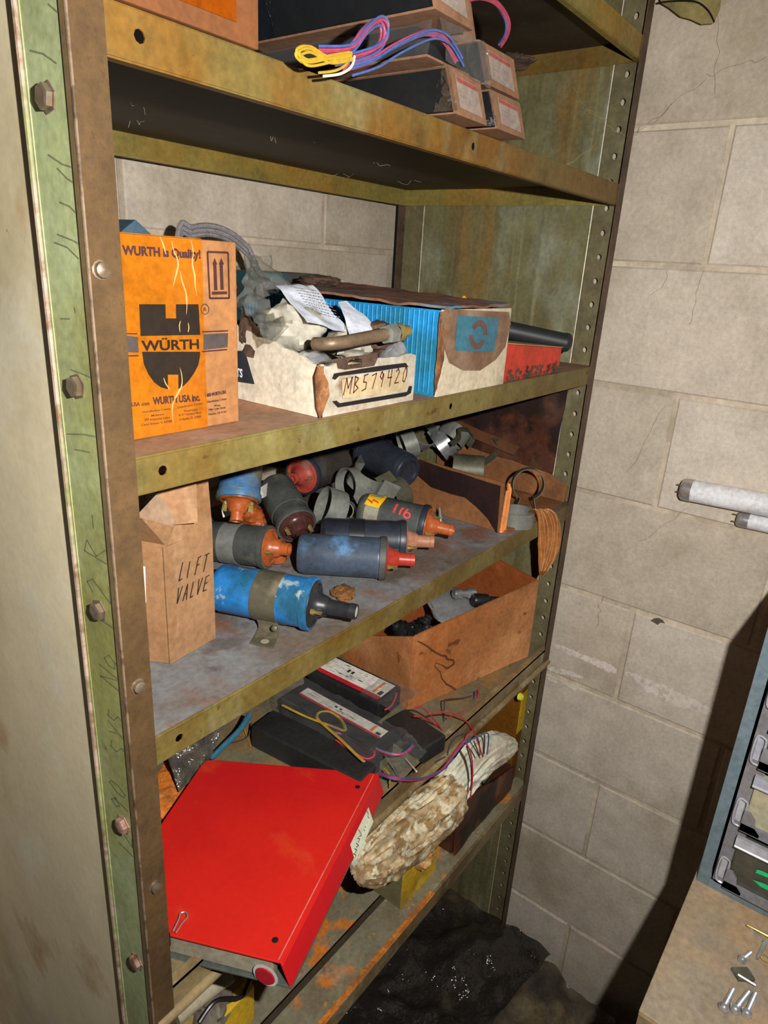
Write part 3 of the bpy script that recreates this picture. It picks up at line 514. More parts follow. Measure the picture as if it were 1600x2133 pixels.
tag(fold('plastic_bag', at(497, 535, 'y', .2), at(575, 530, 'y', .24), at(600, 600, 'y', .2), at(498, 640, 'y', .17), m_bag, .02, 26, 26, 26, .0006, seed=4), 'crumpled clear plastic bag peaking behind the orange carton', 'bag')
lump((.24, .22, -.055), .045, .05, .04, mat('grey_film_bundle', (118, 112, 96), .6, .25, spec=.6, bump=(40, .8, .01)), 'plastic_bag', 'grey plastic wrapped bundle behind the open white carton', 'bag', .35, seed=9)
sh = fold('printed_sheet', at(575, 596, 'y', .12), at(650, 598, 'y', .12), at(735, 692, 'y', .055), at(640, 670, 'y', .05), m_paper, .006, 22, 24, 24, .0004, seed=7)
tag(sh, 'white printed instruction sheet folded over the bags in the white carton', 'paper')
e1, e2 = at(640, 600, 'y', .115), at(725, 680, 'y', .06)
mbp = MB(); rr = random.Random(5)
P00, P10, P11, P01 = at(600, 600, 'y', .115), at(660, 605, 'y', .11), at(725, 685, 'y', .058), at(650, 660, 'y', .06); nn = (P10-P00).cross(P01-P00).normalized()
if nn.dot(CAM-P00) < 0: nn = -nn
for k in range(9):
    b = .1+k*.09; a = .1
    while a < .85:
        l_ = rr.uniform(.03, .1); q = lambda a, b: (P00*(1-a)+P10*a)*(1-b)+(P01*(1-a)+P11*a)*b+nn*.0045
        mbp.add([q(a, b), q(a+l_, b), q(a+l_, b+.02), q(a, b+.02)], [(0, 1, 2, 3)]); a += l_+.03
obj('small_print', mbp, m_labg, sh)
tag(fold('paper_tag', at(705, 628, 'y', .09), at(722, 624, 'y', .09), at(790, 690, 'y', .045), at(735, 715, 'y', .03), m_paper, .003, 25, 12, 12, .0004, seed=8), 'plain white paper tag tucked behind the steel hose fitting', 'paper')
hs = thing('brake_hose', 'short brown steel hose with hexagonal and brass end fittings across the carton', 'hose', (.34, .02, Z2+.05))
hp = [at(u, v, 'y', y) for u, v, y in ((655, 716, .03), (690, 716, .012), (730, 710, .006), (770, 702, .002), (802, 697, 0))]
obj('tube', MB().tube(curve(hp, 6), .0065, 12), m_hose, hs)
d = (at(870, 686, 'y', 0)-at(800, 698, 'y', 0)).normalized(); hp0 = at(802, 697, 'y', 0)
obj('hex_nut', MB().lathe([(.0001, 0), (.0095, 0), (.0105, .002), (.0105, .016), (.009, .018), (.0001, .018)], frame(hp0, d), 6, smooth=False), m_clamp, hs)
obj('brass_nipple', MB().lathe([(.009, .018), (.0095, .02), (.0095, .026), (.0062, .028), (.0062, .040), (.0001, .040)], frame(hp0, d), 12), m_brass, hs)
lump((.372, .05, -.088), .026, .03, .018, m_dkcard, 'rag_scrap', 'dark scorched scrap lying at the right rim of the open white carton', 'scrap', .3, seed=11)
tag(obj('steel_plug', MB().lathe([(.0001, .014), (.010, .013), (.012, .008), (.012, -.012)], frame((.375, .028, -.102), (-.2, -.7, .7)), 14), m_silver), 'small shiny steel plug under the hose in the white carton', 'metal part')
# ---------------------------------------------------------------- blue carton
c3 = thing('carton', 'blue sided carton with cream front and grease stained teal square', 'carton', (.515, .17, Z2))
bx0, bx1, bz1, byb = .4285, .597, at(925, 645, 'y', 0).z, .34
obj('front', MB().box(bx0, bx1, .0, .003, Z2+.0005, bz1), m_bwht, c3, bevel=.001)
obj('side', MB().box(bx0, bx0+.003, .0032, byb, Z2+.0005, bz1-.001), m_blue, c3)
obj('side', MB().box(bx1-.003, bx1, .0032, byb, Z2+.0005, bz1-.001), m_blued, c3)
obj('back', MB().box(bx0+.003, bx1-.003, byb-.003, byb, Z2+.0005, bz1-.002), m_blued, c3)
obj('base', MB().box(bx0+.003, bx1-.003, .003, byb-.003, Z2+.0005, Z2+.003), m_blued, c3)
rb = MB()
for i in range(46):
    y = .012+i*.0070
    rb.tube([(bx0-.0002, y, Z2+.004), (bx0-.0002, y, bz1-.003)], .0012, 5)
stuff(obj('corrugation', rb, m_blue, c3))
fold('top_flap', (bx0, .004, bz1+.0015), (bx1, .004, bz1+.0035), (bx1, .30, bz1+.014), (bx0, .30, bz1+.008), mat('brown_torn_flap', (100, 66, 48), .45, .85, layers=[((70, 44, 32), 18, .45, .62, .8), ((34, 92, 108), 5, .5, .6, .9)]), .003, 30, 20, 20, .003, c3)
f6 = lambda u, v: at(740+u*.325, 580+v*.325, 'y', -.0006)
blob([(575, 195), (985, 215), (995, 290), (960, 440), (900, 520), (800, 590), (690, 590), (600, 540), (570, 450), (545, 330), (555, 230)], f6, m_bstain, c3, 'grease_stain', nf)
decal([[f6(*p) for p in ((650, 235), (920, 255), (885, 470), (635, 462))][::-1]], m_bteal, c3, 'teal_square', (0, -2, 0))
cc = f6(785, 360); rg = []
for a0, a1 in ((-.05, 2.6), (3.1, 5.75)):
    for i in range(10):
        a, b = a0+(a1-a0)*i/10, a0+(a1-a0)*(i+1)/10
        rg.append([cc+V((.0125*math.cos(a), 0, .0105*math.sin(a))), cc+V((.0125*math.cos(b), 0, .0105*math.sin(b))), cc+V((.021*math.cos(b), 0, .018*math.sin(b))), cc+V((.021*math.cos(a), 0, .018*math.sin(a)))])
decal(rg, mat('brown_emblem', (96, 70, 62), .85, .7), c3, 'round_emblem', (0, -3, 0))
fold('torn_edge', f6(545, 215), f6(600, 200), f6(560, 560), f6(505, 750), m_brd, .0015, 80, 8, 20, .001, c3)
tip = MB(); tq = [at(955, 632, 'y', .10), at(968, 616, 'y', .10), at(982, 632, 'y', .10)]; tip.prism([V((tq[0].x, .1, bz1+.001)), V((tq[2].x, .1, bz1+.001)), tq[2], tq[1], tq[0]], (0, .002, 0))
tag(obj('card_tip', tip, mat('bright_orange_card', (236, 140, 20), .55, .6)), 'bright orange card corner poking up behind the blue carton', 'card')
tag(lump((.49, .25, bz1+.018), .02, .03, .007, m_dkcard, 'card_scrap', None, None, .3, seed=3), 'dark scrap lying on top of the blue carton', 'scrap')
# dark box and card behind the blue carton
tag(obj('carton', MB().box(.415, .60, .350, .425, Z2+.0005, -.028), m_blued, bevel=.001), 'long dark teal carton lying behind the blue carton', 'carton')
# ---------------------------------------------------------------- red tin + black rod
rz = at(1060, 716, 'y', .005).z
rt = thing('tin_box', 'flat red box with a rust blistered lower edge', 'box', (.7, .13, Z2))
zq0 = Z2+.0005; za_, zb_ = -.100, -.1155
obj('body', MB().hexa([(.602, .005, zq0), (.7915, .005, zq0), (.7915, .26, zq0), (.602, .26, zq0), (.602, .005, za_), (.7915, .005, zb_), (.7915, .26, zb_), (.602, .26, za_)]), [m_red], rt, bevel=.0015)
obj('lid', MB().hexa([(.601, .004, za_+.0003), (.7925, .004, zb_+.0003), (.7925, .261, zb_+.0003), (.601, .261, za_+.0003), (.601, .004, za_+.0015), (.7925, .004, zb_+.0015), (.7925, .261, zb_+.0015), (.601, .261, za_+.0015)]), m_redtop, rt)
stuff(obj('rust_blister', (lambda mb: [mb.lathe([(.0001, .0022), (.0016, .0015), (.003, 0)], frame((random.uniform(.61, .79), .0048, Z2+.003+random.random()**2*.014), nf), 6) for _ in range(90)] and mb)(MB()), m_dkcard, rt))
e0, e1_ = V((.842, .012, at(1195, 715, 'y', .012).z)), at(1070, 690, 'z', -.098)
dr = (e1_-e0).normalized(); rd = thing('black_tube', 'black rubber grip tube resting on the flat red box, end towards the front', 'tube', (.8, .08, rz+.002))
obj('tube', MB().lathe([(.0001, 0), (.009, .0), (.0135, .003), (.0155, .008), (.0155, .012), (.0145, .014), (.0145, .20), (.0001, .20)], frame(e0, dr), 20), m_rod, rd)
db = MB(); sd = dr.cross(V((0, 0, 1))).normalized()
for i in range(26): db.lathe([(.0007, 0), (.0001, .0006)], frame(e0+dr*(.02+i*.0055)-sd*(-.0125)*1+V((0, 0, -.0078)), V((-.7, -.6, -.3))), 5)
stuff(obj('dotted_seam', db, mat('dot_grey', (120, 120, 120), .6), rd))
tag(obj('brown_knob', MB().lathe([(.0001, 0), (.010, 0), (.012, .004), (.012, .03), (.0001, .03)], frame((.825, .03, Z2+.014), (-.2, 1, 0)), 14), m_dkcard), 'small round brown knob behind the right end of the red box', 'knob')
# ---------------------------------------------------------------- LIFT VALVE carton (third shelf)
c4 = thing('carton', 'upright tan carton with open flaps and handwritten lift valve note', 'carton', (.12, .11, Z3))
k0 = at(355, 1385, 'z', Z3); kr = at(450, 1330, 'z', Z3); kl = at(288, 1377, 'z', Z3)
ex = (kr-k0); ex.z = 0; wdt = ex.length; exn = ex.normalized(); eyn = V((-exn.y, exn.x, 0)); dep = .072
# vertical corner measured at the top of the walls
hz = at(355, 1150, 'x', k0.x).z-Z3
def bxw(o, a, b, z0, z1, th=.003):
    return MB().ob(V((o.x, o.y, z0)), a, b, (0, 0, z1-z0))
dl = (kl-k0); dl.z = 0; dl = dl.normalized()*dep
k0 = V((k0.x, k0.y, Z3+.0005)); th = .003
obj('front', MB().hexa([k0, k0+ex, k0+ex+V((0, th, 0)), k0+V((0, th, 0)), k0+V((0, 0, hz)), k0+ex+V((0, 0, hz+.002)), k0+ex+V((0, th, hz+.002)), k0+V((0, th, hz))]), m_card, c4, bevel=.0006)
inn = ex.normalized()*th
obj('side', MB().hexa([k0+V((0, th, 0)), k0+inn+V((0, th, 0)), k0+dl+inn, k0+dl, k0+V((0, th, hz)), k0+inn+V((0, th, hz)), k0+dl+inn+V((0, 0, hz+.006)), k0+dl+V((0, 0, hz+.006))]), m_card, c4, bevel=.0006)
obj('side', MB().ob(k0+ex+V((0, th, 0)), -inn, dl, (0, 0, hz)), m_card, c4)
obj('back', MB().ob(k0+dl+inn, ex-inn*2, V((0, th, 0)), (0, 0, hz)), m_card, c4)
# tall flap standing up from the front wall
q = k0+V((0, 0, hz+.001)); fx = [q+inn*.6, q+ex*1.0, V(at(468, 985, 'y', (k0+ex).y+.012)), V(at(358, 1010, 'y', k0.y+.010))]
fx[2].x = (k0+ex).x+.004
top = at(415, 1000, 'y', k0.y+.01).z+.03
fl_ = MB(); fl_.prism([q+inn*.4, q+ex, q+ex+V((.004, .012, top-q.z)), q+inn*.4+V((.002, .012, top-q.z))], (0, .0028, 0)); obj('tall_flap', fl_, m_card, c4, bevel=.0005)
# left flap, folded outward and up, with grey shaded top
qa, qb = k0+V((0, 0, hz)), k0+dl+V((0, 0, hz+.006))
u1, u2 = at(358, 1098, 'x', qa.x+.006), at(286, 1078, 'x', qb.x+.006)
obj('side_flap', MB().prism([qa+inn*.3, qb+inn*.3, u2, u1], (.003, 0, 0)), m_card, c4)
v1, v2 = u1+V((.032, .012, .012)), u2+V((.032, .012, .012))
obj('inner_flap', MB().prism([u1, u2, v2, v1], (0, 0, .0025)), m_cardsh, c4)
obj('inner_flap', MB().prism([V((u2.x+.03, u2.y+.012, u2.z-.02)), V((u2.x+.062, u2.y-.005, u2.z-.02)), V((u2.x+.062, u2.y-.005, Z2-LIP-.02)), V((u2.x+.03, u2.y+.012, Z2-LIP-.02))], (0, .0025, 0)), m_card, c4)
wl_ = [at(292, 1175, 'x', k0.x-.0006), at(304, 1180, 'x', k0.x-.0006), at(305, 1257, 'x', k0.x-.0006), at(298, 1260, 'x', k0.x-.0006)]
sdn = V((-dl.y, dl.x, 0)).normalized(); sdn = sdn if sdn.x < 0 else -sdn
def onside(u, v):  # side face plane
    d_ = F+R*((u-800)/FPX)-U*((v-1066.5)/FPX); return CAM+d_*((k0-CAM).dot(sdn)/d_.dot(sdn))
def onfront(u, v):
    n_ = V((ex.y, -ex.x, 0)).normalized(); d_ = F+R*((u-800)/FPX)-U*((v-1066.5)/FPX); return CAM+d_*((k0-CAM).dot(n_)/d_.dot(n_))
nfr = V((ex.y, -ex.x, 0)).normalized()
decal([[onside(*p) for p in ((288, 1176), (303, 1180), (305, 1255), (296, 1262))]], mat('bright_white_sticker', (250, 248, 244), 1.0, .6), c4, 'sticker', sdn)
pa, pb = onfront(370, 1210), onfront(450, 1180); handwrite('LIFT', pa+nfr*.0004, pb-pa, Z_, .0185, m_black_ink, c4, .0006, .58, .3, sx=.55)
pa, pb = onfront(365, 1258), onfront(455, 1218); handwrite('VALVE', pa+nfr*.0004, pb-pa, Z_, .0165, m_black_ink, c4, .0006, .56, .3, sx=.55)
# ---------------------------------------------------------------- ignition coils
def coilmat(n, c, lay=(), rough=.4, e=.85): return mat(n, c, e, rough, layers=lay)
mc_blue = coilmat('coil_blue', (40, 112, 172), [((36, 84, 104), 12, .5, .6, .9), ((150, 160, 156), 30, .60, .64, .9), ((70, 68, 56), 8, .6, .66, .7)], .35, .95)
mc_bg = coilmat('coil_grime_blue', (66, 76, 90), [((96, 148, 194), 9, .52, .62, .9), ((44, 48, 56), 16, .5, .66, .8)])
mc_blk = coilmat('coil_black', (40, 44, 52), [((28, 28, 32), 12, .48, .66, .8), ((84, 86, 90), 22, .62, .72, .6)])
mc_gry = coilmat('coil_dusty_grey', (70, 72, 68), [((46, 48, 50), 12, .48, .66, .8), ((104, 102, 90), 16, .58, .7, .7)], .55)
mc_or = mat('orange_bakelite', (180, 92, 44), 1.05, .35, layers=[((156, 74, 34), 24, .5, .66, .8)]); mc_red = mat('red_bakelite', (176, 56, 40), 1.0, .35, layers=[((150, 44, 36), 24, .52, .68, .7)])
mc_brn = mat('brown_bakelite', (66, 38, 34), .8, .3); mc_bk = mat('black_bakelite', (36, 36, 38), .85, .35, layers=[((66, 64, 60), 30, .54, .68, .7)]); mc_pk = mat('dusty_pink_bakelite', (172, 116, 88), .95, .45)
m_band = mat('grimy_band', (86, 80, 64), .95, .5, .2, layers=[((122, 112, 88), 26, .5, .64, .8), ((58, 52, 42), 18, .5, .66, .7)])
mz_fr = mat('white_powder_tip', (196, 194, 186), .9, .6)
def coil(label, a, b, body, cap, L=None, r=.0275, band=None, spin=0, rim=None, group='used ignition coils on the third shelf', tower=.032, tipm=None, foot=False):
    a, b = V(a), V(b); ax = (b-a).normalized(); L = L or (b-a).length; o = b-ax*L
    t = thing('ignition_coil', label, 'ignition coil', o+ax*(L/2)+V((0, 0, -r)), group)
    M = frame(o, ax, V((0, 0, 1)))
    obj('can', MB().lathe([(.0001, .001), (r*.62, .001), (r*.66, 0), (r*.86, .0005), (r*.96, .004), (r, .009), (r, L-.012), (r*1.02, L-.010), (r*1.02, L-.008), (r, L-.006)], M, 36), body, t)
    obj('rim', MB().lathe([(r, L-.008), (r*1.075, L-.007), (r*1.09, L-.003), (r*1.07, L+.001), (r*.98, L+.002), (r*.93, L+.0005)], M, 36), rim or body, t)
    obj('cap', MB().lathe([(r*.95, L), (r*.93, L+.0025), (r*.84, L+.0035), (r*.80, L+.0015), (r*.68, L+.002), (r*.56, L+.006), (.0135, L+.010), (.0118, L+.016), (.0098, L+.019)], M, 30), cap, t)
    obj('tower', MB().lathe([(.0105, L+.010), (.0092, L+.016), (.0085, L+.010+tower*.8), (.0092, L+.010+tower*.82), (.0088, L+.010+tower), (.0062, L+.010+tower), (.0055, L+.002+tower), (.0001, L+.002+tower)], M, 18), [cap], t)
    if tipm: obj('tower_tip', MB().lathe([(.0064, L+.0095+tower), (.0001, L+.0098+tower)], M, 14), tipm, t)
    for s in (-1, 1):
        R2 = M @ Matrix.Rotation(spin+math.pi/2*s, 4, 'Z') @ Matrix.Translation((r*.62, 0, L+.004)); tb = MB()
        P_ = lambda x, y, z: R2 @ V((x, y, z))
        tb.lathe([(.0035, 0), (.0035, .004), (.0018, .0045), (.0018, .0075), (.0001, .0078)], R2, 8)
        tb.hexa([P_(-.003, -.0004, .003), P_(.003, -.0004, .003), P_(.003, .0004, .003), P_(-.003, .0004, .003), P_(-.003, -.0004, .013), P_(.003, -.0004, .013), P_(.003, .0004, .013), P_(-.003, .0004, .013)])
        obj('terminal', tb, m_brass, t)
    if band:
        z0, z1, bm = band; obj('band', MB().lathe([(r*1.0, z0), (r*1.035, z0+.0005), (r*1.035, z1-.0005), (r*1.0, z1)], M, 36), bm, t)
    return t, M, L, r
# front blue coil with clamp foot
a, b = at(455, 1222, 'z', -.374), at(652, 1258, 'z', -.374)
cb, M, L, r = coil('bright blue ignition coil with a wide grimy clamp band, nearest the front', a, b, mc_blue, mc_bk, rim=mc_blue, band=(.052, .083, m_band), tower=.042, tipm=mz_fr, r=.0285)
ax = (b-a).normalized(); mid = b-ax*(.040); fd = V((ax.y, -ax.x, 0)).normalized()
pth = [mid+fd*.012+V((0, 0, -.026)), at(556, 1288, 'z', -.392), at(560, 1312, 'z', Z3+.004), at(545, 1345, 'z', Z3+.0015)]
lf = MB(); P = curve(pth, 5); side = ax*.0125
lf.grid(lambda u, v: P[min(int(v*(len(P)-1)+.5), len(P)-1)]+side*(2*u-1)*(1 if v < .7 else 1+.35*(v-.7)), 2, len(P)-1, True)
obj('clamp_foot', lf, m_band, cb, solid=.0016)
bolt(at(572, 1308, 'z', -.397)+V((-.001, -.003, .002)), (fd+V((0, 0, .3))), cb, m_band, .0035, False)
obj('slot', MB().lathe([(.0001, 0), (.0048, 0)], frame(at(552, 1336, 'z', Z3+.0032), (0, 0, 1)), 14), mat('pale_worn_slot', (142, 132, 112), .9, .6), cb)
coil('grimy blue grey ignition coil with red tower pointing right', at(622, 1152, 'z', -.3785), at(802, 1163, 'z', -.3785), mc_bg, mc_red, rim=mc_gry, spin=.3, tower=.030)
coil('black ignition coil with dusty pink tower, behind the grimy blue one', at(668, 1118, 'z', -.374), at(842, 1126, 'z', -.374), mc_blk, mc_pk, spin=.2, band=(.040, .062, mat('black_label_band', (30, 31, 36), .85, .4)))
c9, M9, L9, r9 = coil('black ignition coil with silver band, yellow warning label and red painted numbers', at(752, 1062, 'z', -.359), at(888, 1093, 'z', -.366), mc_gry, mc_or, rim=mc_blk, band=(.012, .034, mat('silver_band', (150, 146, 126), .8, .4, .3, layers=[((112, 108, 90), 40, .5, .66, .7)])), spin=.5)
# curved labels on that coil
def curvedpatch(M, r, z0, z1, a0, a1, m, par, name, n=8):
    mb = MB(); mb.lathe([(r, z0), (r, z1)], M, n, a0, a1); return obj(name, mb, m, par)
inv = M9.to_3x3().inverted() @ (CAM-M9.translation).normalized(); ca = math.atan2(inv.y, inv.x)
Sgn = 1
def oncoil(u, v, M=None, rr=r9*1.05):
    # nearest hit of the line of sight with the coil's cylinder, as (angle, z)
    M = M or M9; Mi = M.inverted(); d_ = F+R*((u-800)/FPX)-U*((v-1066.5)/FPX); o = Mi @ CAM; e = Mi.to_3x3() @ d_
    A2 = e.x**2+e.y**2; B2 = 2*(o.x*e.x+o.y*e.y); C2 = o.x**2+o.y**2-rr**2; disc = max(0, B2*B2-4*A2*C2); t = (-B2-math.sqrt(disc))/(2*A2); return o+e*t
def coildecal(polys, M, m, par, name, rr):
    mb = MB()
    for p in polys: mb.add([M @ oncoil(u, v, M, rr) for u, v in p], [tuple(range(len(p)))])
    return obj(name, mb, m, par)
k3 = lambda u, v: (640+u*.15, 960+v*.15)
yl = [[k3(790+(870-790)*i/6+0, 600-(600-462)*i/6) for i in (j, j+1)]+[k3(990+(1110-990)*i/6, 655-(655-500)*i/6) for i in (j+1, j)] for j in range(6)]
coildecal(yl, M9, mat('yellow_label', (226, 168, 20), .8, .45), c9, 'warning_label', r9*1.04)
zig = [(835, 535), (900, 580), (915, 540), (1000, 590)]
coildecal([[k3(830, 530), k3(845, 525), k3(905, 565), k3(895, 590)], [k3(893, 592), k3(905, 595), k3(925, 545), k3(912, 540)], [k3(912, 540), k3(920, 530), k3(1000, 580), k3(985, 592)]], M9, m_labr, c9, 'lightning_mark', r9*1.045)
mr_ = mat('red_paint', (206, 56, 54), .8, .6)
def stroke(pts, w_=.9): return [[(a[0]-w_, a[1]-w_*.3), (a[0]+w_, a[1]+w_*.3), (b[0]+w_, b[1]+w_*.3), (b[0]-w_, b[1]-w_*.3)] for a, b in zip(pts, pts[1:])]
s9 = stroke([k3(1255, 600), k3(1225, 650), k3(1195, 720)], 2)+stroke([k3(1335, 650), k3(1300, 690), k3(1275, 750)], 2)
s9 += [[k3(1390+34*math.cos(a)+(-8), 745+38*math.sin(a)) for a in (0,)]] and []
cx9, cy9 = 1385, 755
for i in range(10):
    a, b_ = 2*math.pi*i/10, 2*math.pi*(i+1)/10; s9.append([k3(cx9+30*math.cos(a), cy9+28*math.sin(a)), k3(cx9+30*math.cos(b_), cy9+28*math.sin(b_)), k3(cx9+54*math.cos(b_), cy9+50*math.sin(b_)), k3(cx9+54*math.cos(a), cy9+50*math.sin(a))])
s9 += stroke([k3(1345, 740), k3(1375, 690), k3(1405, 670)], 2)
coildecal(s9, M9, mr_, c9, 'painted_number', r9*1.04)
coil('dusty dark grey ignition coil tipped towards the viewer with a brown cap', at(582, 1030, 'z', -.338), at(618, 1095, 'z', -.362), mc_gry, mc_brn, L=.095, band=(.045, .07, mc_gry), tower=.02)
coil('grey ignition coil behind the lift valve carton with an orange tower', at(455, 1128, 'z', -.378), at(560, 1140, 'z', -.374), mc_gry, mc_or, L=.1, band=(.035, .06, mat('pale_grey_band', (104, 104, 98), .85, .5)), tower=.02)
tag(obj('connector', MB().lathe([(.0001, 0), (.010, 0), (.0115, .002), (.0115, .028), (.0095, .030), (.008, .024), (.0001, .024)], frame(at(581, 1166, 'z', Z3+.008)+V((0, 0, -.003)), (0, .12, 1)), 16), mc_or), 'rusty orange cylindrical connector standing in front of the grey coil', 'connector')
coil('scuffed blue and rust coil tilted on end by the lift valve carton', at(505, 955, 'y', .235), at(497, 1040, 'y', .215), coilmat('coil_scuffed_blue', (96, 104, 88), [((56, 110, 160), 14, .5, .6, .9), ((122, 106, 76), 9, .5, .68, .7)]), mc_or, L=.09, tower=.02)
coil('dark brown ignition coil whose round red cap faces the front', at(720, 955, 'z', -.335), at(630, 990, 'z', -.335), mat('coil_dark_brown', (58, 52, 48), .62, .5, layers=[((84, 82, 80), 9, .55, .66, .7)]), mat('red_cap', (150, 58, 48), .8, .5, layers=[((110, 96, 84), 30, .58, .66, .7)]), L=.11, r=.031, tower=.018, rim=mc_blk)
cbk, Mk, Lk_, rk = coil('black ignition coil lying base first beside the tar stained cardboard', at(849, 982, 'z', -.33), at(765, 938, 'z', -.318), mc_blk, mc_bk, tower=.02, r=.030, rim=mc_blk)
obj('base_ring', MB().lathe([(rk*.62, -.0005), (rk*.66, -.0028), (rk*.86, -.0030), (rk*.92, -.0008), (rk*.95, .003)], Mk, 32), mc_blk, cbk)
coil('black ignition coil at the back of the pile, mostly hidden', at(700, 925, 'z', -.33), at(790, 925, 'z', -.33), mc_blk, mc_bk, L=.1, tower=.015, rim=m_silver)
coil('dark ignition coil lying under the pile at the back left', at(520, 950, 'z', -.36), at(610, 945, 'z', -.36), mc_blk, mc_bk, L=.1, tower=.02)
# clamps
def ringclamp(label, c, n, r, wd, m, a0=0, a1=6.0, foot=.02, x=None, seg=30):
    M = frame(c, n, x); mb = MB(); K = [(r, -wd/2), (r, wd/2)]
    mb.lathe(K, M, seg, a0, a1)
    e = M.to_3x3()
    for a, s in ((a0, -1), (a1, 1)):
        p = [M @ V((r*math.cos(a), r*math.sin(a), z)) for z in (-wd/2, wd/2)]; t = e @ V((math.cos(a), math.sin(a), 0)); tt = e @ V((-math.sin(a)*s, math.cos(a)*s, 0))
        mb.add([p[0], p[1], p[1]+t*foot+tt*foot*.15, p[0]+t*foot+tt*foot*.15], [(0, 1, 2, 3)], False)
    return tag(obj('coil_clamp', mb, m, solid=.0014), label, 'clamp', 'loose coil clamps on the third shelf')
ringclamp('grey steel clamp ring lying flat at the front right of the third shelf', at(1076, 1077, 'z', -.396)+V((0, 0, 0)), (0, 0, 1), .0285, .026, m_clamp, .5, 6.6, .006)
ringclamp('omega shaped olive clamp standing on edge with both feet spread', at(1100, 1008, 'x', .805), (-.75, -.5, .1), .027, .020, m_clampd, -math.pi*.36, math.pi*1.36, .02, x=(.55, -.8, 0))
ringclamp('pale grey clamp ring in front of the brown capped coil', at(690, 1058, 'z', -.355), (-.75, .45, .35), .029, .030, m_clamp, 0, 6.0, .018)
ringclamp('shiny silver clamp ring with a small square hole', at(925, 925, 'z', -.335), (.5, -.55, .6), .030, .028, m_silver, 1, 6.7, .01)
ringclamp('grey clamp ring at the back under the second shelf', at(880, 905, 'z', -.315), (-.3, -.6, .5), .028, .028, m_silver, 2, 7.7, .012)
ringclamp('dull clamp ring leaning on the shiny silver one', at(945, 905, 'z', -.315), (.6, -.2, .7), .030, .03, m_clamp, 0, 5.6, .015)
ringclamp('small dark clamp behind the round black coil base', at(850, 925, 'z', -.30), (.7, -.5, .3), .026, .024, m_clamp, 0, 6.0, .01)
ringclamp('olive clamp tube lying behind the tar stained flap', at(975, 978, 'z', -.345), (.5, -.85, 0), .026, .055, m_clampd, 0, 5.9, .004)
ringclamp('grey clamp with open slots between the red cap and yellow label', at(762, 1000, 'z', -.33), (.2, -.4, .9), .026, .03, m_clamp, .3, 4.6, .03)
ringclamp('dark clamp standing behind the pale grey ring', at(728, 1010, 'z', -.33), (-.9, .2, .1), .026, .016, m_clamp, .3, 5.2, .014)
ringclamp('olive bracket behind the coil with red numbers', at(828, 1030, 'z', -.36), (.2, -.7, .5), .024, .03, m_clampd, .3, 4.2, .02)
ringclamp('small clamp eye between the grey ring and the silver banded coil', at(722, 1062, 'z', -.37), (-.8, -.4, .2), .013, .02, m_clamp, 0, 5.8, .006)
def ribbon(pts, wdir, wd, m, label, name='bracket', cat='bracket', group=None, n=6):
    P = curve(pts, n); wdir = V(wdir).normalized()*wd/2
    return tag(obj(name, MB().grid(lambda u, v: P[min(int(v*(len(P)-1)+.5), len(P)-1)]+wdir*(2*u-1), 1, len(P)-1, True), m, solid=.0013), label, cat, group)
ribbon([at(u, v, 'y', .16) for u, v in ((990, 975), (1028, 950), (1036, 930), (1030, 918), (1045, 912), (1068, 926))], (.5, .8, .2), .016, m_clampd, 'S curved olive spring clip standing in the cardboard tray')
ribbon([at(u, v, 'y', .2) for u, v in ((940, 925), (956, 912), (958, 896), (975, 895), (985, 912), (975, 930))], (.5, .8, .2), .016, m_clampd, 'hooked grey spring clip beside the shiny ring')
ribbon([at(u, v, 'z', -.325) for u, v in ((545, 985), (525, 1008), (528, 1022), (545, 1026), (572, 1006))], (0, .3, 1), .016, mat('pale_grey_bracket', (186, 182, 172), .85, .5), 'pale grey hook bracket beside the scuffed blue coil')
ribbon([at(u, v, 'z', -.345) for u, v in ((468, 1030), (482, 1036), (484, 1052), (472, 1064), (462, 1066))], (0, .3, 1), .016, mat('white_plastic', (206, 204, 196), .85, .5), 'white plastic clip edge behind the lift valve carton', 'clip', 'clip')
lump(at(530, 1075, 'z', -.385), .03, .022, .016, mc_or, 'connector', 'lumpy orange plastic connector beneath the scuffed blue coil', 'connector', .3, seed=4)
lump(at(535, 1088, 'z', -.395), .028, .02, .01, m_clamp, 'metal_scrap', 'small heap of grey metal scrap by the orange connector', 'scrap', .4, seed=6)
lump(at(715, 1235, 'z', Z3+.002), .022, .014, .006, mat('rust_crumbs', (128, 84, 44), .9, .9, bump=(300, .8, .003)), 'dirt_pile', 'small brown heap of rust crumbs behind the black tower', 'dirt', .4, seed=8)
# small bulb-like debris on the shelf
tag(obj('small_fitting', MB().lathe([(.0001, 0), (.004, 0), (.0045, .004), (.0028, .006), (.003, .016), (.0018, .024), (.0001, .030)], frame(at(918, 1090, 'z', Z3), (-.1, .1, 1)), 10), m_clamp), 'small grey fitting standing by the orange tower', 'fitting')
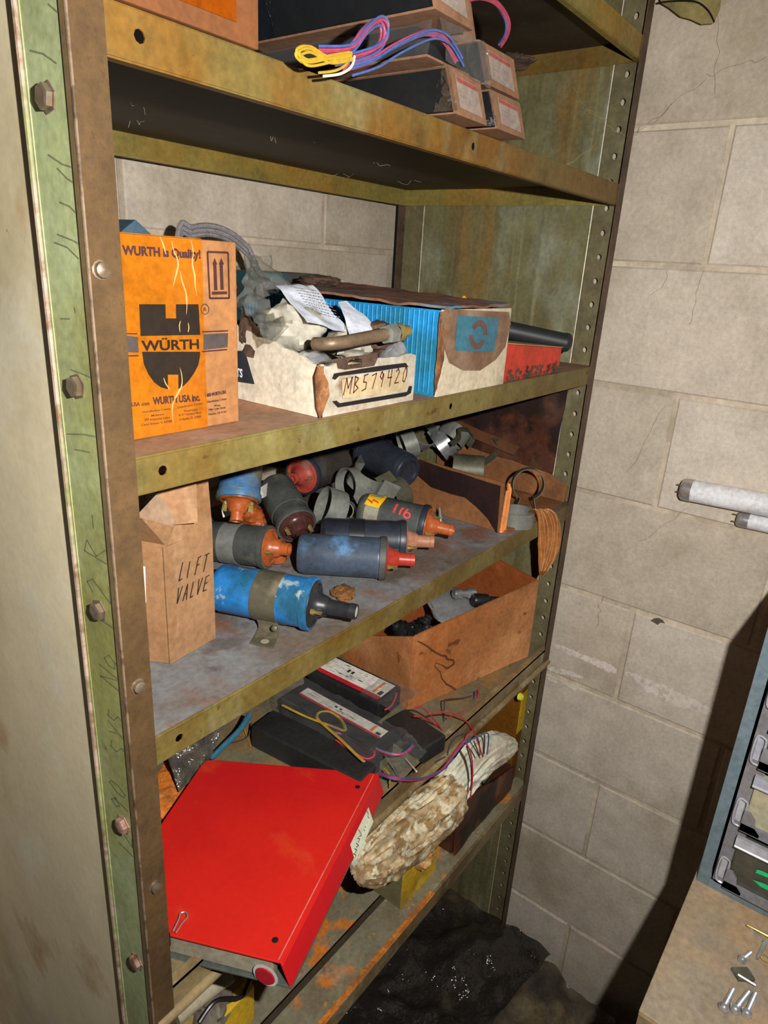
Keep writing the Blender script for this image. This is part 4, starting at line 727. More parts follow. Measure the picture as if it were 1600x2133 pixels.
# ---------------------------------------------------------------- torn cardboard tray with tar stain
tr = thing('cardboard_tray', 'torn open cardboard tray with a tar stained front flap', 'tray', (.8, .13, Z3))
obj('base', MB().box(.695, .925, .012, .30, Z3+.0005, Z3+.003), m_cardt, tr)
def wallgrid(p00, p10, p11, p01, m, name, par, amp=.004, solid=.004, seed=0): return fold(name, p00, p10, p11, p01, m, amp, 14, 20, 10, solid, par, seed=seed)
wallgrid((.692, .022, Z3+.001), (.692, .29, Z3+.001), (.694, .29, -.318), (.688, .024, -.322), m_cardt, 'front_flap', tr)
tarp = [(1046, 1012), (960, 982), (880, 958), (868, 985), (900, 1015), (950, 1025), (975, 1040), (1000, 1062), (1036, 1085)]
mbt = MB(); 
for i, (u0_, v0_, u1_, v1_) in enumerate(((876, 956, 868, 985), (905, 967, 900, 1016), (935, 978, 940, 1026), (965, 985, 970, 1034), (990, 995, 995, 1054), (1015, 1003, 1018, 1082), (1044, 1012, 1037, 1112))):
    pass
tq = [(874, 957, 866, 985), (905, 968, 900, 1014), (935, 979, 940, 1028), (965, 987, 970, 1036), (990, 996, 995, 1056), (1015, 1004, 1018, 1080), (1043, 1012, 1036, 1110)]
for q0, q1 in zip(tq, tq[1:]):
    p = [at(q0[0], q0[1], 'x', .683), at(q1[0], q1[1], 'x', .683), at(q1[2], q1[3], 'x', .683), at(q0[2], q0[3], 'x', .683)]; mbt.prism(p, (-.0012, 0, 0))
obj('tar_stain', mbt, m_tar, tr)
ec = MB()
for k in range(4):
    x_ = .6885+k*.004; ec.prism([(x_, .019, Z3+.001), (x_+.003, .019, Z3+.001), (x_+.004, .017+.002*k, -.345+.006*k), (x_+.001, .017, -.335)], (0, .004, 0))
obj('split_edge', ec, mat('split_orange_card', (196, 122, 64), .6, .85), tr)
wallgrid((.915, .01, Z3+.002), (.915, .3, Z3+.002), (.924, .3, -.262), (.924, .01, -.376), m_cardt, 'back_flap', tr, .004, .003, 3)
dk = thing('stained_box', 'dark oil soaked brown box propped in the corner above the tray', 'box', (.91, .2, Z3+.1))
fold('body', (.905, .31, -.33), (.922, .045, -.36), (.926, .04, -.20), (.905, .31, -.195), m_dkred, .006, 14, 20, 12, .004, dk, seed=2)
tp_ = MB(); tq = [at(1100, 825, 'y', .1), at(1117, 838, 'y', .1), at(1100, 840, 'y', .1)]
fold('folded_edge', (.901, .31, -.30), (.903, .12, -.336), (.908, .11, -.318), (.903, .31, -.28), mat('brown_amber_edge', (78, 46, 24), .6, .5), .003, 20, 10, 6, .002, dk, seed=5)
# cellophane strap hanging off the shelf edge
stp = thing('cellophane_strip', 'strip of amber cellophane hanging off the right end of the third shelf', 'wrapper', (.84, 0, Z3))
pp = [at(u, v, 'y', y) for u, v, y in ((1108, 1068, .01), (1128, 1060, -.012), (1142, 1080, -.02), (1145, 1120, -.02), (1140, 1160, -.018), (1128, 1200, -.015))]
Pc = curve(pp, 6); wd = [.006, .012, .016, .019, .020, .014, .002]
def strf(u, v):
    i = min(int(v*(len(Pc)-1)+.5), len(Pc)-1); k = v*(len(wd)-1); j = min(int(k), len(wd)-2); w2 = wd[j]+(wd[j+1]-wd[j])*(k-j)
    return Pc[i]+R*(w2*(2*u-1))+F*(.003*math.sin(u*19))
obj('film', MB().grid(strf, 16, len(Pc)-1), mat('amber_cellophane', (140, 88, 44), .5, .15, layers=[((106, 62, 30), 30, .48, .64, .7)], spec=.8), stp, solid=.0008)
for k_ in range(6):
    u_ = .12+.15*k_; obj('glint_ridge', MB().tube([strf(u_+.05*math.sin(j*.8+k_), j/12)-F*.0012 for j in range(1, 12)], .0005, 5), mat('pale_crinkle_%d' % k_, (190, 150, 110), .7, .15, spec=1), stp)  # pale ridges paint glossy glints onto the cellophane
# ---------------------------------------------------------------- top shelf things
c6 = thing('carton', 'orange taped carton with tan edges at the left end of the top shelf', 'carton', (.07, .1, ZT))
ob_x1 = .1455
obj('body', MB().box(-.0 + .008, ob_x1, -.004, .2, ZT+.0005, .36), m_or2, c6, bevel=.001)
obj('tape', MB().box(.075, at(493, 90, 'y', -.005).x, -.0052, -.0042, ZT+.012, .36), m_tape2, c6)
def ballast_box(label, x0, x1, z0, z1, yf=-.025, L=.24, wrap=False, lab=True, dx=.022):
    # long transformer in a card sleeve, its capped end towards the front
    t = thing('lamp_ballast', label, 'ballast', ((x0+x1)/2, yf+L/2, z0), 'boxed lamp ballasts on the top shelf')
    sh_ = V((dx*(z0-z1)/.037*-1, 0, 0)); 
    o = V((x0, yf, z0)); e = V((x1-x0, 0, 0)); up = V((-dx, 0, z1-z0))
    obj('case', MB().ob(o+V((.001, .002, .002)), e-V((.002, 0, 0)), V((0, L, 0)), up-V((0, 0, .003))), m_ball, t, bevel=.001)
    cp = MB(); cp.ob(o, e, V((0, .002, 0)), up); cp.ob(o+V((0, .002, 0)), e, V((0, L, 0)), up*.04); cp.ob(o+up*.95+V((0, .002, 0)), e, V((0, L, 0)), up*.05)
    obj('card_sleeve', cp, m_bcap, t)
    P_ = lambda a, b: o+e*a+up*b+V((0, -.0003, 0))
    if lab:
        decal([[P_(.16, .18), P_(.86, .14), P_(.84, .82), P_(.18, .86)]], m_blab, t, 'label', nf)
        decal([[P_(.2, .74), P_(.82, .71), P_(.82, .80), P_(.2, .84)]], m_bred, t, 'label_stripe', (0, -2, 0))
        decal([[P_(.5, .34), P_(.68, .33), P_(.68, .52), P_(.5, .53)], [P_(.25, .55), P_(.75, .53), P_(.75, .57), P_(.25, .59)], [P_(.25, .45), P_(.44, .44), P_(.44, .48), P_(.25, .49)], [P_(.25, .30), P_(.44, .29), P_(.44, .33), P_(.25, .34)]], m_bgry, t, 'label_print', (0, -2, 0))
    return t
ballast_box('boxed black ballast with card end, bottom left of the top shelf stack', .383, .445, ZT+.001, .171)
ballast_box('boxed black ballast with card end, bottom right of the top shelf stack', .461, .527, ZT+.001, .167, yf=-.028)
ballast_box('boxed black ballast with card end, second up on the right of the stack', .441, .514, .1725, .206, yf=-.022)
ballast_box('boxed black ballast, topmost of the left stack, end label turned right', .322, .386, .2035, .245, yf=-.035)
ballast_box('black ballast without label, topmost of the right stack behind wires', .40, .47, .2105, .25, yf=.01, lab=False)
for bo, (xa, za, zc_) in zip([o_ for o_ in COL.objects if o_.name.startswith('lamp_ballast')][:4], ((.383, ZT+.003, .17), (.461, ZT+.003, .165), (.441, .174, .204), (.322, .205, .243))):
    fold('wrap', (xa-.004, -.03, za), (xa-.004, .16, za), (xa-.023, .16, zc_), (xa-.025, -.03, zc_), m_wrap2, .002, 60, 26, 10, .0004, bo, seed=za*90)
# open sleeve ballast with wires, wrapped
t = thing('lamp_ballast', 'film wrapped ballast with coiled coloured wires, middle of the left stack', 'ballast', (.37, .1, .173), 'boxed lamp ballasts on the top shelf')
obj('case', MB().box(.345, .40, .0, .22, .175, .2015), m_ball, t, bevel=.001)
obj('card_sleeve', MB().box(.335, .41, -.02, .22, .1725, .1745), m_bcap, t)
fold('wrap', (.336, -.022, .174), (.336, .22, .174), (.345, .22, .203), (.34, -.02, .202), m_film, .004, 40, 24, 10, .0004, t, seed=2)
fold('wrap', (.34, -.03, .203), (.42, -.03, .20), (.43, -.035, .165), (.345, -.03, .170), m_film, .006, 40, 24, 10, .0004, t, seed=6)
def wires(parent, paths, r=.0013, jit=.0022, rnd=None, name='wire'):
    rnd = rnd or random.Random(3)
    for m, pts in paths:
        off = V((rnd.uniform(-jit, jit), rnd.uniform(-jit, jit), rnd.uniform(-jit, jit)))
        obj(name, MB().tube(curve([V(p)+off for p in pts], 7), r, 7), m, parent)
wl1 = [at(u, v, 'y', -.035) for u, v in ((660, 105), (730, 100), (765, 60), (790, 42), (804, 55), (800, 85), (775, 105), (735, 118), (700, 125))]
wl2 = [at(u, v, 'y', -.035) for u, v in ((725, 148), (780, 130), (820, 105), (865, 82), (900, 72), (930, 85), (950, 115), (958, 130))]
wh = thing('wire_bundle', 'looped bundle of pink, blue and yellow wires hanging over the top shelf edge', 'wires', (.3, -.035, .17))
wires(wh, [(m_wrr, wl1), (m_wbb, wl1), (m_wrr, wl1), (m_wbb, wl1), (m_wrr, wl1), (m_wrr, wl2), (m_wbb, wl2), (m_wrr, wl2), (m_wbb, wl2), (m_wrr, wl2), (m_wrr, wl1), (m_wbb, wl1), (m_wbb, wl2), (m_wrr, wl2)], .0010, .0036)
wl3 = [at(u, v, 'y', -.042) for u, v in ((735, 112), (700, 118), (650, 128), (630, 118), (628, 105), (650, 100), (690, 122), (735, 116))]
wl4 = [at(u, v, 'y', -.04) for u, v in ((735, 118), (728, 140), (705, 155), (670, 160))]
wires(wh, [(m_wy, wl3), (m_wy, wl3), (m_wy, wl3), (m_wy, wl3), (m_ww, wl4), (m_wy, wl4), (m_wy, wl3), (m_wy, wl3)], .0010, .0030)
wl5 = [at(u, v, 'y', .0) for u, v in ((960, 2), (1000, -8), (1035, 5), (1058, 40), (1058, 70), (1045, 92))]
wh2 = thing('wire_bundle', 'pink and blue wires arching down beside the topmost right ballast', 'wires', (.45, 0, .21))
wires(wh2, [(m_wrr, wl5), (m_wrr, wl5), (m_wbb, wl5), (m_wbb, wl5), (m_wrr, wl5)], .0011, .0026)
lump((.512, -.01, .2085), .03, .02, .004, m_dkcard, 'dirt_pile', 'dusty crumbs between the two upper right ballasts', 'dirt', .4, seed=2)
# olive crumpled sheet at the top right
ol = mat('olive_crumpled_sheet', (112, 100, 58), .5, .7, layers=[((84, 74, 42), 12, .45, .64, .8), ((52, 42, 28), 30, .62, .7, .8)])
pts_ = [(1365, -60), (1510, -60), (1500, 20), (1487, 50), (1462, 52), (1440, 42), (1418, 36), (1395, 18), (1378, 8)]
oo = obj('crumpled_sheet', MB().prism([at(u, v, 'x', .93) for u, v in pts_], (-.004, .0, 0)), ol, bevel=.001); tag(oo, 'crumpled olive sheet hanging at the top right beside the post', 'sheet')
cr_ = MB().tube(curve([at(u, v, 'x', .9255) for u, v in ((1370, 6), (1410, 2), (1450, 4), (1475, 22), (1488, 46))], 6), .0012, 6); obj('dark_crease', cr_, m_dark, oo)
# ---------------------------------------------------------------- fourth shelf: brown box of rubber parts
c7 = thing('carton', 'open brown cardboard carton of rubber parts with dark drip stain', 'carton', (.74, .2, Z4))
n0 = at(852, 1478, 'z', Z4); n0 = V((n0.x, n0.y, Z4+.0005)); n1 = at(1098, 1367, 'z', Z4); n1 = V((n1.x, n1.y, Z4+.0005)); n2 = at(720, 1415, 'z', Z4); 
e_r = V((n1.x-n0.x, n1.y-n0.y, 0)); e_l = V((-e_r.y, e_r.x, 0)).normalized()*.20
h0 = .115; n1 = n0+e_r
def topz(u, v, base):  # height where a vertical line through base crosses the sight line
    n_ = V((F.x, F.y, 0)).normalized(); d_ = F+R*((u-800)/FPX)-U*((v-1066.5)/FPX); t = (base-CAM).dot(n_)/d_.dot(n_); return (CAM+d_*t).z
z_a, z_b, z_c = topz(870, 1325, n0), topz(1103, 1207, n1), topz(727, 1342, n0+e_l*.8)
ee = V((0, .004, 0))
def cwall(a, b, za, zb, m, name, th, amp=.002, seed=0):
    return fold(name, a, b, V((b.x, b.y, zb)), V((a.x, a.y, za)), m, amp, 8, 24, 10, .004, c7, seed=seed)
cfr = cwall(n0, n1, z_a, z_b, m_card4, 'front', 0, .0016, 1); cwall(n0+e_l, n0, z_c, z_a, m_card4, 'side', 0, .004, 2)
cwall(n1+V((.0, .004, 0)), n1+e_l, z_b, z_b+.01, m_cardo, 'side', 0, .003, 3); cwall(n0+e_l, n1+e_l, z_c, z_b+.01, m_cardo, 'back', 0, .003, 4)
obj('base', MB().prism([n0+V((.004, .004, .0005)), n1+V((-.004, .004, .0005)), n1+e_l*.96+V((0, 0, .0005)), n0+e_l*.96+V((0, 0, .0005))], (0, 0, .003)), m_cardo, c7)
ncf = V((e_r.y, -e_r.x, 0)).normalized()
def onc(u, v, k=.0042):
    d_ = F+R*((u-800)/FPX)-U*((v-1066.5)/FPX); o2 = n0+ncf*k; return CAM+d_*((o2-CAM).dot(ncf)/d_.dot(ncf))
m_drip = mat('dark_drip_stain', (92, 50, 24), .75, .85); g9 = lambda u, v: (720+u*.25, 1180+v*.25)
ln = [(600, 622, 6), (640, 640, 8), (690, 670, 8), (740, 710, 9), (800, 742, 10), (835, 745, 14), (850, 775, 12), (900, 780, 10), (905, 810, 14), (850, 850, 14), (800, 820, 5), (750, 800, 4), (742, 830, 5), (790, 880, 6), (800, 930, 7), (840, 980, 9), (880, 1000, 10), (920, 1030, 12), (915, 1060, 9), (905, 1085, 5)]
for (a_, b_, w1), (c_, d_, w2) in zip(ln, ln[1:]):
    p, q = onc(*g9(a_, b_)), onc(*g9(c_, d_)); t = (q-p).normalized(); s_ = t.cross(ncf)
    pass
dm = MB()
for (a_, b_, w1), (c_, d_, w2) in zip(ln, ln[1:]):
    p, q = onc(*g9(a_, b_)), onc(*g9(c_, d_)); t = (q-p).normalized(); s_ = t.cross(ncf); k_ = .00016; dm.add([p-s_*w1*k_, q-s_*w2*k_, q+s_*w2*k_, p+s_*w1*k_], [(0, 1, 2, 3)])
obj('drip_stain', dm, m_drip, c7)
lv = min(z_a, z_b)-.02; cen = n0+e_r*.5+e_l*.4
# contents
lump(V((cen.x+.02, cen.y, z_a-.035)), .085, .05, .012, mat('grey_paper_bag', (120, 120, 118), .6, .7, layers=[((96, 92, 84), 9, .5, .66, .7)]), 'paper_packet', 'flat grey packet lying on the rubber parts in the brown carton', 'packet', .12, seed=1, ax=(0.05, -.1, 1))
rnd = random.Random(8)
for i in range(11):
    s_ = .12+.26*rnd.random(); u_ = .06+.30*rnd.random(); p = n0+e_r*s_*.9+e_l*(u_+.06); p = V((p.x, p.y, z_a-.045+.014*rnd.random()))
    ax_ = V((rnd.uniform(-1, 1), rnd.uniform(-1, 1), rnd.uniform(.2, 1))); rr_ = rnd.uniform(.012, .018)
    mb = MB().lathe([(rr_*.4, -.008), (rr_, -.008), (rr_*1.05, -.003), (rr_*.85, 0), (rr_*.9, .004), (rr_*.6, .008), (rr_*.6, .014), (rr_*.35, .014), (rr_*.35, 0)], frame(p, ax_), 16)
    tag(obj('rubber_grommet', mb, m_rub), 'black rubber grommet loose in the brown carton', 'rubber part', 'black rubber grommets in the brown carton')
pv = n0+e_r*.72+e_l*.55; 
tag(obj('chrome_socket', MB().lathe([(.0001, 0), (.008, 0), (.009, .003), (.009, .016), (.007, .018), (.0075, .03), (.010, .032), (.010, .045), (.0001, .045)], frame(at(945, 1237, 'z', z_a-.005), (.85, -.5, -.1)), 16), m_silver), 'chromed stub lying at the back of the brown carton', 'metal part')
tag(obj('black_fitting', MB().lathe([(.0001, 0), (.011, 0), (.013, .004), (.013, .03), (.009, .034), (.009, .06), (.0001, .06)], frame(at(985, 1250, 'z', z_a-.012), (.85, -.6, -.15)), 16), m_rub), 'black fitting beside the chromed stub in the brown carton', 'metal part')
# ballasts on the fourth shelf
def ballast(label, pa, pb, wd, hg, group='bare lamp ballasts on the fourth shelf', m=m_bal4, lab=None, tilt=0):
    """pa, pb = ends of the near-left top edge; the body extends to the right of it"""
    pa, pb = V(pa), V(pb); e = pb-pa; side_ = V((e.y*-1, e.x, 0)).normalized()
    if side_.dot(V((1, 0, 0))) < 0: side_ = -side_
    side_ = side_*wd+V((0, 0, tilt)); dn = V((0, 0, -hg))
    t = thing('lamp_ballast', label, 'ballast', (pa+pb)/2+side_*.5+dn, group)
    obj('case', MB().ob(pa+dn, e, side_, -dn), m, t, bevel=.003)
    nrm = e.cross(side_).normalized(); nrm = nrm if nrm.z > 0 else -nrm
    P_ = lambda a, b, k=1: pa+e*a+side_*b+nrm*.0005*k
    if lab:
        a0, a1, b0, b1 = lab
        Q = lambda a, b, k=1: P_(a0+(a1-a0)*a, b0+(b1-b0)*b, k)
        def R4(x0, x1, y0, y1, k=2): return [Q(x0, y0, k), Q(x1, y0, k), Q(x1, y1, k), Q(x0, y1, k)]
        def up(p): return p if (p[1]-p[0]).cross(p[2]-p[0]).dot(nrm) > 0 else p[::-1]
        decal([up(R4(0, 1, 0, 1, 1))], m_lab, t, 'label', nrm*0); decal([up(R4(0, 1, -.16, .06)), ], m_labr, t, 'label_stripe', nrm*0); decal([up(R4(.86, .89, .12, .9))], m_labo, t, 'label_bar', nrm*0)
        rnd_ = random.Random(6); pr = []
        for i in range(26):
            x = rnd_.uniform(.04, .74); y = rnd_.uniform(.15, .85); pr.append(up(R4(x, x+rnd_.uniform(.03, .10), y, y+.05, 3)))
        decal(pr, m_labg, t, 'label_print', nrm*0); [decal([up(R4(*q_, 3))], m_labk, t, 'label_mark', nrm*0) for q_ in ((.93, .98, .1, .36), (.40, .43, .5, .68), (.46, .49, .5, .68))]
    return t, P_
ba, _ = ballast('long bare black ballast lying lowest beside the red binder', at(522, 1512, 'z', -.684), at(752, 1628, 'z', -.684), .052, .038)
b2, P2 = ballast('film wrapped black ballast with white label and bundled wires, front of the fourth shelf', at(585, 1452, 'z', -.668), at(775, 1560, 'z', -.668), .056, .040, lab=(.08, .97, .48, .84))
b3, P3 = ballast('black ballast with a wide white label lying behind the wrapped one', at(640, 1392, 'z', -.655), at(790, 1466, 'z', -.655), .062, .036, lab=(0, .95, .2, .9))
ballast('black ballast end peeking out below the label ballast, against the brown carton', at(800, 1500, 'z', -.69), at(885, 1560, 'z', -.69), .05, .03)
# film around the middle one, with crumpled tails
q0, q1, q2, q3 = P2(-.05, -.08, 8), P2(1.12, -.08, 8), P2(1.10, 1.1, 8), P2(-.05, 1.05, 8)
fold('wrap', q0, q1, q2, q3, m_film, .004, 45, 36, 20, .0004, b2, seed=3)
fold('wrap', q1, q2, q2+V((.012, -.028, -.03)), q1+V((.0, -.035, -.03)), m_film, .006, 60, 20, 16, .0004, b2, seed=5)
fold('wrap', q0, q1, q1+V((-.006, -.006, -.034)), q0+V((-.006, -.006, -.034)), m_film, .004, 50, 30, 12, .0004, b2, seed=6)
fold('wrap', P3(.75, -.05, 6), P3(1.2, -.05, 2), P3(1.22, 1.05, 2), P3(.75, 1.05, 6), m_film, .006, 60, 20, 16, .0004, b3, seed=8)
zz = -.672
def wz(pts, z=zz): return [at(u, v, 'z', z) for u, v in pts]
wy = wz([(590, 1468), (640, 1492), (690, 1510), (720, 1520), (712, 1498), (690, 1482), (668, 1482), (662, 1494), (680, 1512), (712, 1540), (745, 1572), (760, 1585)], -.665)
wires(b2, [(m_wy, wy), (m_ww, wy), (m_wy, wy)], .0013, .0018)
wp = wz([(695, 1525), (730, 1530), (760, 1540), (790, 1560), (820, 1570), (845, 1568), (862, 1552)], -.672)
wires(b2, [(m_wr, wp), (m_wb, wp), (m_wrr, wp), (m_wb, wp)], .0013, .002)
wp2 = wz([(700, 1540), (730, 1560), (760, 1578), (778, 1575), (780, 1560), (765, 1548)], -.675); wires(b2, [(m_wr, wp2), (m_wr, wp2)], .0013, .002)
wp3 = wz([(828, 1425), (825, 1450), (815, 1470), (802, 1478)], -.66); wires(b3, [(m_wr, wp3), (m_wrr, wp3)], .0013, .0015)
# loose harness sweeping over the front rail
hw = thing('wire_harness', 'loose red, blue and grey wire ends sweeping over the rail of the fourth shelf', 'wires', (.55, -.01, Z4))
g4 = lambda pts, y=-.012: [at(860+u*.1625, 1430+v*.1625, 'y', y) for u, v in pts]
mainp = [at(790, 1610, 'z', -.70)]+[at(u, v, 'y', -.016) for u, v in ((830, 1622), (880, 1622), (920, 1605), (945, 1575), (968, 1545))]
wires(hw, [(m_wr, mainp+g4([(700, 620), (800, 540)])), (m_wb, mainp+g4([(700, 700), (820, 640), (970, 600), (955, 860)], -.018)), (m_wb, mainp+g4([(760, 680)], -.018)), (m_wr, mainp+g4([(710, 740), (770, 900), (785, 1150), (755, 1430)], -.02)), (m_wbb, mainp+g4([(740, 690)], -.018)), (m_wrr, mainp+g4([(680, 700)], -.016))], .0013, .0022)
wires(hw, [(m_wr, g4([(20, 260), (110, 265), (200, 340), (320, 480), (380, 580), (340, 650), (230, 730)], .02)), (m_wr, g4([(20, 380), (150, 400), (280, 480), (350, 560)], .03)), (m_wr, g4([(220, 350), (400, 325), (540, 350), (680, 440), (780, 570), (840, 720), (900, 900)], -.008)),
           (m_wg, g4([(380, 650), (400, 450), (410, 200), (450, 165), (640, 150), (760, 120)], .03)), (m_wr, g4([(440, 410), (580, 350), (720, 280), (820, 180), (845, 40)], .02)), (m_wg, g4([(600, 340), (720, 270), (780, 170), (800, 60)], .024)),
           (m_wg, g4([(440, 890), (470, 780), (540, 660), (650, 610)], -.004)), (m_wg, g4([(300, 970), (400, 910), (430, 905)], -.004)), (m_wg, g4([(780, 700), (820, 800), (850, 890)], -.012)), (m_wg, g4([(890, 600), (920, 640), (915, 860)], -.014)), (m_wg, g4([(690, 770), (740, 950), (755, 1200), (735, 1330)], -.014))], .0012, .0004)
tag(obj('white_wire_end', MB().tube([at(845, 1580, 'z', -.715), at(868, 1607, 'z', -.70)], .0013, 6), m_ww), 'short straight white wire end leaning on the shelf rail', 'wire')
# ---------------------------------------------------------------- red binder
bn = thing('ring_binder', 'large red vinyl ring binder lying on the fourth shelf over its edge', 'binder', (.22, .05, Z4))
zt = -.688
B1, B2, B3 = at(788, 1614, 'z', zt), at(588, 2010, 'z', zt), at(428, 1584, 'z', zt-.004)
sp_ = (B2-B1); wdv = B3-B1;  spn = sp_.normalized(); wn = wdv.normalized()
up = V((0, 0, 1))
B4 = V((.0062, .106, B3.z)); QD = [B1, B2, B4, B3]
def cover(dz, m, name, th=.0025, ins=0, off=V((0, 0, 0)), parent=None, bevel=.0008):
    ce = (B1+B2+B3+B4)/4; c = [p.lerp(ce, ins)+V((0, 0, dz)) for p in QD]; c[0] = c[0]+off; c[1] = c[1]+off; pts = []
    for i, p in enumerate(c):
        a, b = (c[i-1]-p).normalized(), (c[(i+1) % 4]-p).normalized()
        if i < 2: pts.append(p); continue
        for k in range(5):
            t = k/4; r_ = .014; q0_, q2_ = p+a*r_, p+b*r_; pts.append(q0_*(1-t)**2+p*2*t*(1-t)+q2_*t*t)
    return obj(name, MB().prism(pts, up*th), m, bn, bevel=bevel)
cover(0, m_bind, 'front_cover'); bb = Z4+.0035
B1l = V((B1.x, B1.y, bb)); sv = sp_.copy()
sL = V((sp_.x, sp_.y, 0))
outw = -wn*.010
# spine: leans outwards, lower edge further out
obj('spine', MB().hexa([B1+outw+V((0, 0, bb-B1.z)), B1+sp_+outw+V((0, 0, bb-B1.z)), B1+sp_+outw+wn*.0025+V((0, 0, bb-B1.z)), B1+outw+wn*.0025+V((0, 0, bb-B1.z)), B1-wn*.0005, B1+sp_-wn*.0005, B1+sp_+wn*.002, B1+wn*.002]), m_binds, bn, bevel=.0006)
cover(bb-B1.z-.003, mat('dark_grey_green_cover', (58, 62, 56), .5, .4), 'back_cover', .0025, 0, outw)
cover(bb-B1.z, m_pages, 'page_block', B1.z-bb-.0006, .045, -outw*.8, bevel=.002)
lm_ = MB().lathe([(.0001, .001), (.0105, .001), (.0115, 0)], frame(B1+sp_+wn*.018+V((0, 0, -.019))-spn*.0, spn), 20); obj('red_disc', lm_, mat('dark_red_disc', (150, 24, 34), .6, .4), bn)
lm_ = MB().lathe([(.0001, .0), (.0145, .0)], frame(B1+sp_+wn*.018+V((0, 0, -.019))-spn*.001, spn), 20); obj('disc_collar', lm_, mat('grey_collar', (170, 168, 164), .6, .4), bn)
for q in ((745, 1639), (573, 1958)): 
    rv = obj('rivet', MB().lathe([(.0001, .0004), (.0028, .0006), (.0036, 0)], frame(at(*q, 'z', zt+.0026), up), 14), m_dark, bn)
cs = MB().tube([B1+wn*.0055+up*.0026+spn*.004, B1+sp_+wn*.0055+up*.0026-spn*.003], .0007, 6); obj('hinge_crease', cs, mat('worn_crease', (190, 110, 96), .8, .5), bn)
# spine label
spn_n = (B1+outw+V((0, 0, bb-B1.z))-B1).cross(sp_).normalized(); spn_n = spn_n if spn_n.dot(wn) < 0 else -spn_n
def onspine(u, v, k=.0018):
    d_ = F+R*((u-800)/FPX)-U*((v-1066.5)/FPX); o2 = B1+spn_n*k; return CAM+d_*((o2-CAM).dot(spn_n)/d_.dot(spn_n))
g8 = lambda u, v: (700+u*.28125, 1450+v*.28125)
lbq = [onspine(*g8(*p)) for p in ((238, 822), (275, 930), (140, 1225), (102, 1100))]
decal([lbq], mat('aged_spine_label', (206, 196, 170), .6, .7), bn, 'spine_label', spn_n)
sl = MB()
for pts in ([(228, 850), (240, 870), (235, 890), (246, 905)], [(215, 960), (222, 975)], [(205, 985), (212, 1000)], [(165, 985), (180, 1010), (190, 1030), (172, 1040)], [(160, 1050), (178, 1060), (165, 1085)], [(150, 1090), (168, 1105), (150, 1120)], [(138, 1130), (155, 1140), (140, 1165)], [(128, 1165), (150, 1180), (140, 1200)]):
    for (a, b), (c, d) in zip(pts, pts[1:]):
        p, q = onspine(*g8(a, b), .0026), onspine(*g8(c, d), .0026); t = (q-p).normalized(); s_ = t.cross(spn_n)*.0005; sl.add([p-s_, q-s_, q+s_, p+s_], [(0, 1, 2, 3)])
obj('handwriting', sl, m_black_ink, bn)
# binder clip
bc = thing('binder_clip', 'black binder clip with wire handle on the left corner of the red binder', 'clip', at(362, 1950, 'z', zt))
pcx = at(364, 1948, 'z', zt+.003); 
obj('clip', MB().ob(pcx+V((-.004, .002, -.012)), spn*.006, wn*.018, up*.018), m_dark, bc)
obj('wire_handle', MB().tube(curve([at(u, v, 'z', zt+.005) for u, v in ((360, 1940), (372, 1915), (376, 1902), (388, 1900), (390, 1910), (380, 1922), (366, 1943))], 6), .0009, 6), m_silver, bc)
# plastic bag, blue strap and rust at the left of the fourth shelf
tag(fold('plastic_bag', at(345, 1560, 'z', -.66), at(372, 1650, 'z', -.705), at(432, 1590, 'z', -.705), at(470, 1500, 'z', -.66), mat('smoky_bag', (70, 68, 62), .8, .12, layers=[((120, 112, 92), 9, .5, .66, .6)], spec=1.0, bump=(40, 1, .01)), .009, 35, 26, 26, .001, seed=3), 'crumpled smoky plastic bag beside the red binder', 'bag')
tag(obj('blue_strap', MB().tube(curve([at(u, v, 'z', z) for u, v, z in ((520, 1488, -.66), (500, 1520, -.67), (470, 1550, -.685), (440, 1580, -.70))], 6), [.0045]*19, 8), mat('blue_plastic', (40, 84, 104), .6, .3)), 'blue plastic strap curving between the bag and the black ballast', 'strap')
lump(at(358, 1648, 'z', Z4+.002), .05, .035, .008, m_rust, 'rust_flakes', 'heap of orange rust flakes at the left end of the fourth shelf', 'rust', .5, seed=5)
yw = thing('wire_end', 'thin yellow and black wire ends at the tip of the long bare ballast', 'wires', at(530, 1520, 'z', Z4))
wires(yw, [(m_wy, [at(u, v, 'z', z) for u, v, z in ((520, 1490, -.70), (505, 1500, -.71), (515, 1535, -.72), (522, 1552, -.72))]), (m_wg, [at(u, v, 'z', z) for u, v, z in ((525, 1505, -.70), (515, 1535, -.71), (480, 1548, -.72))])], .0011, .0005)
yw2 = thing('wire_end', 'yellow wire end dangling over the shelf rail beside the red binder', 'wires', at(812, 1640, 'z', Z4))
wires(yw2, [(m_wy, [at(u, v, 'z', z) for u, v, z in ((800, 1600, -.69), (812, 1615, -.69), (812, 1640, -.71))]), (m_wg, [at(u, v, 'z', z) for u, v, z in ((815, 1585, -.69), (828, 1610, -.70), (832, 1630, -.705))])], .0011, .0005)
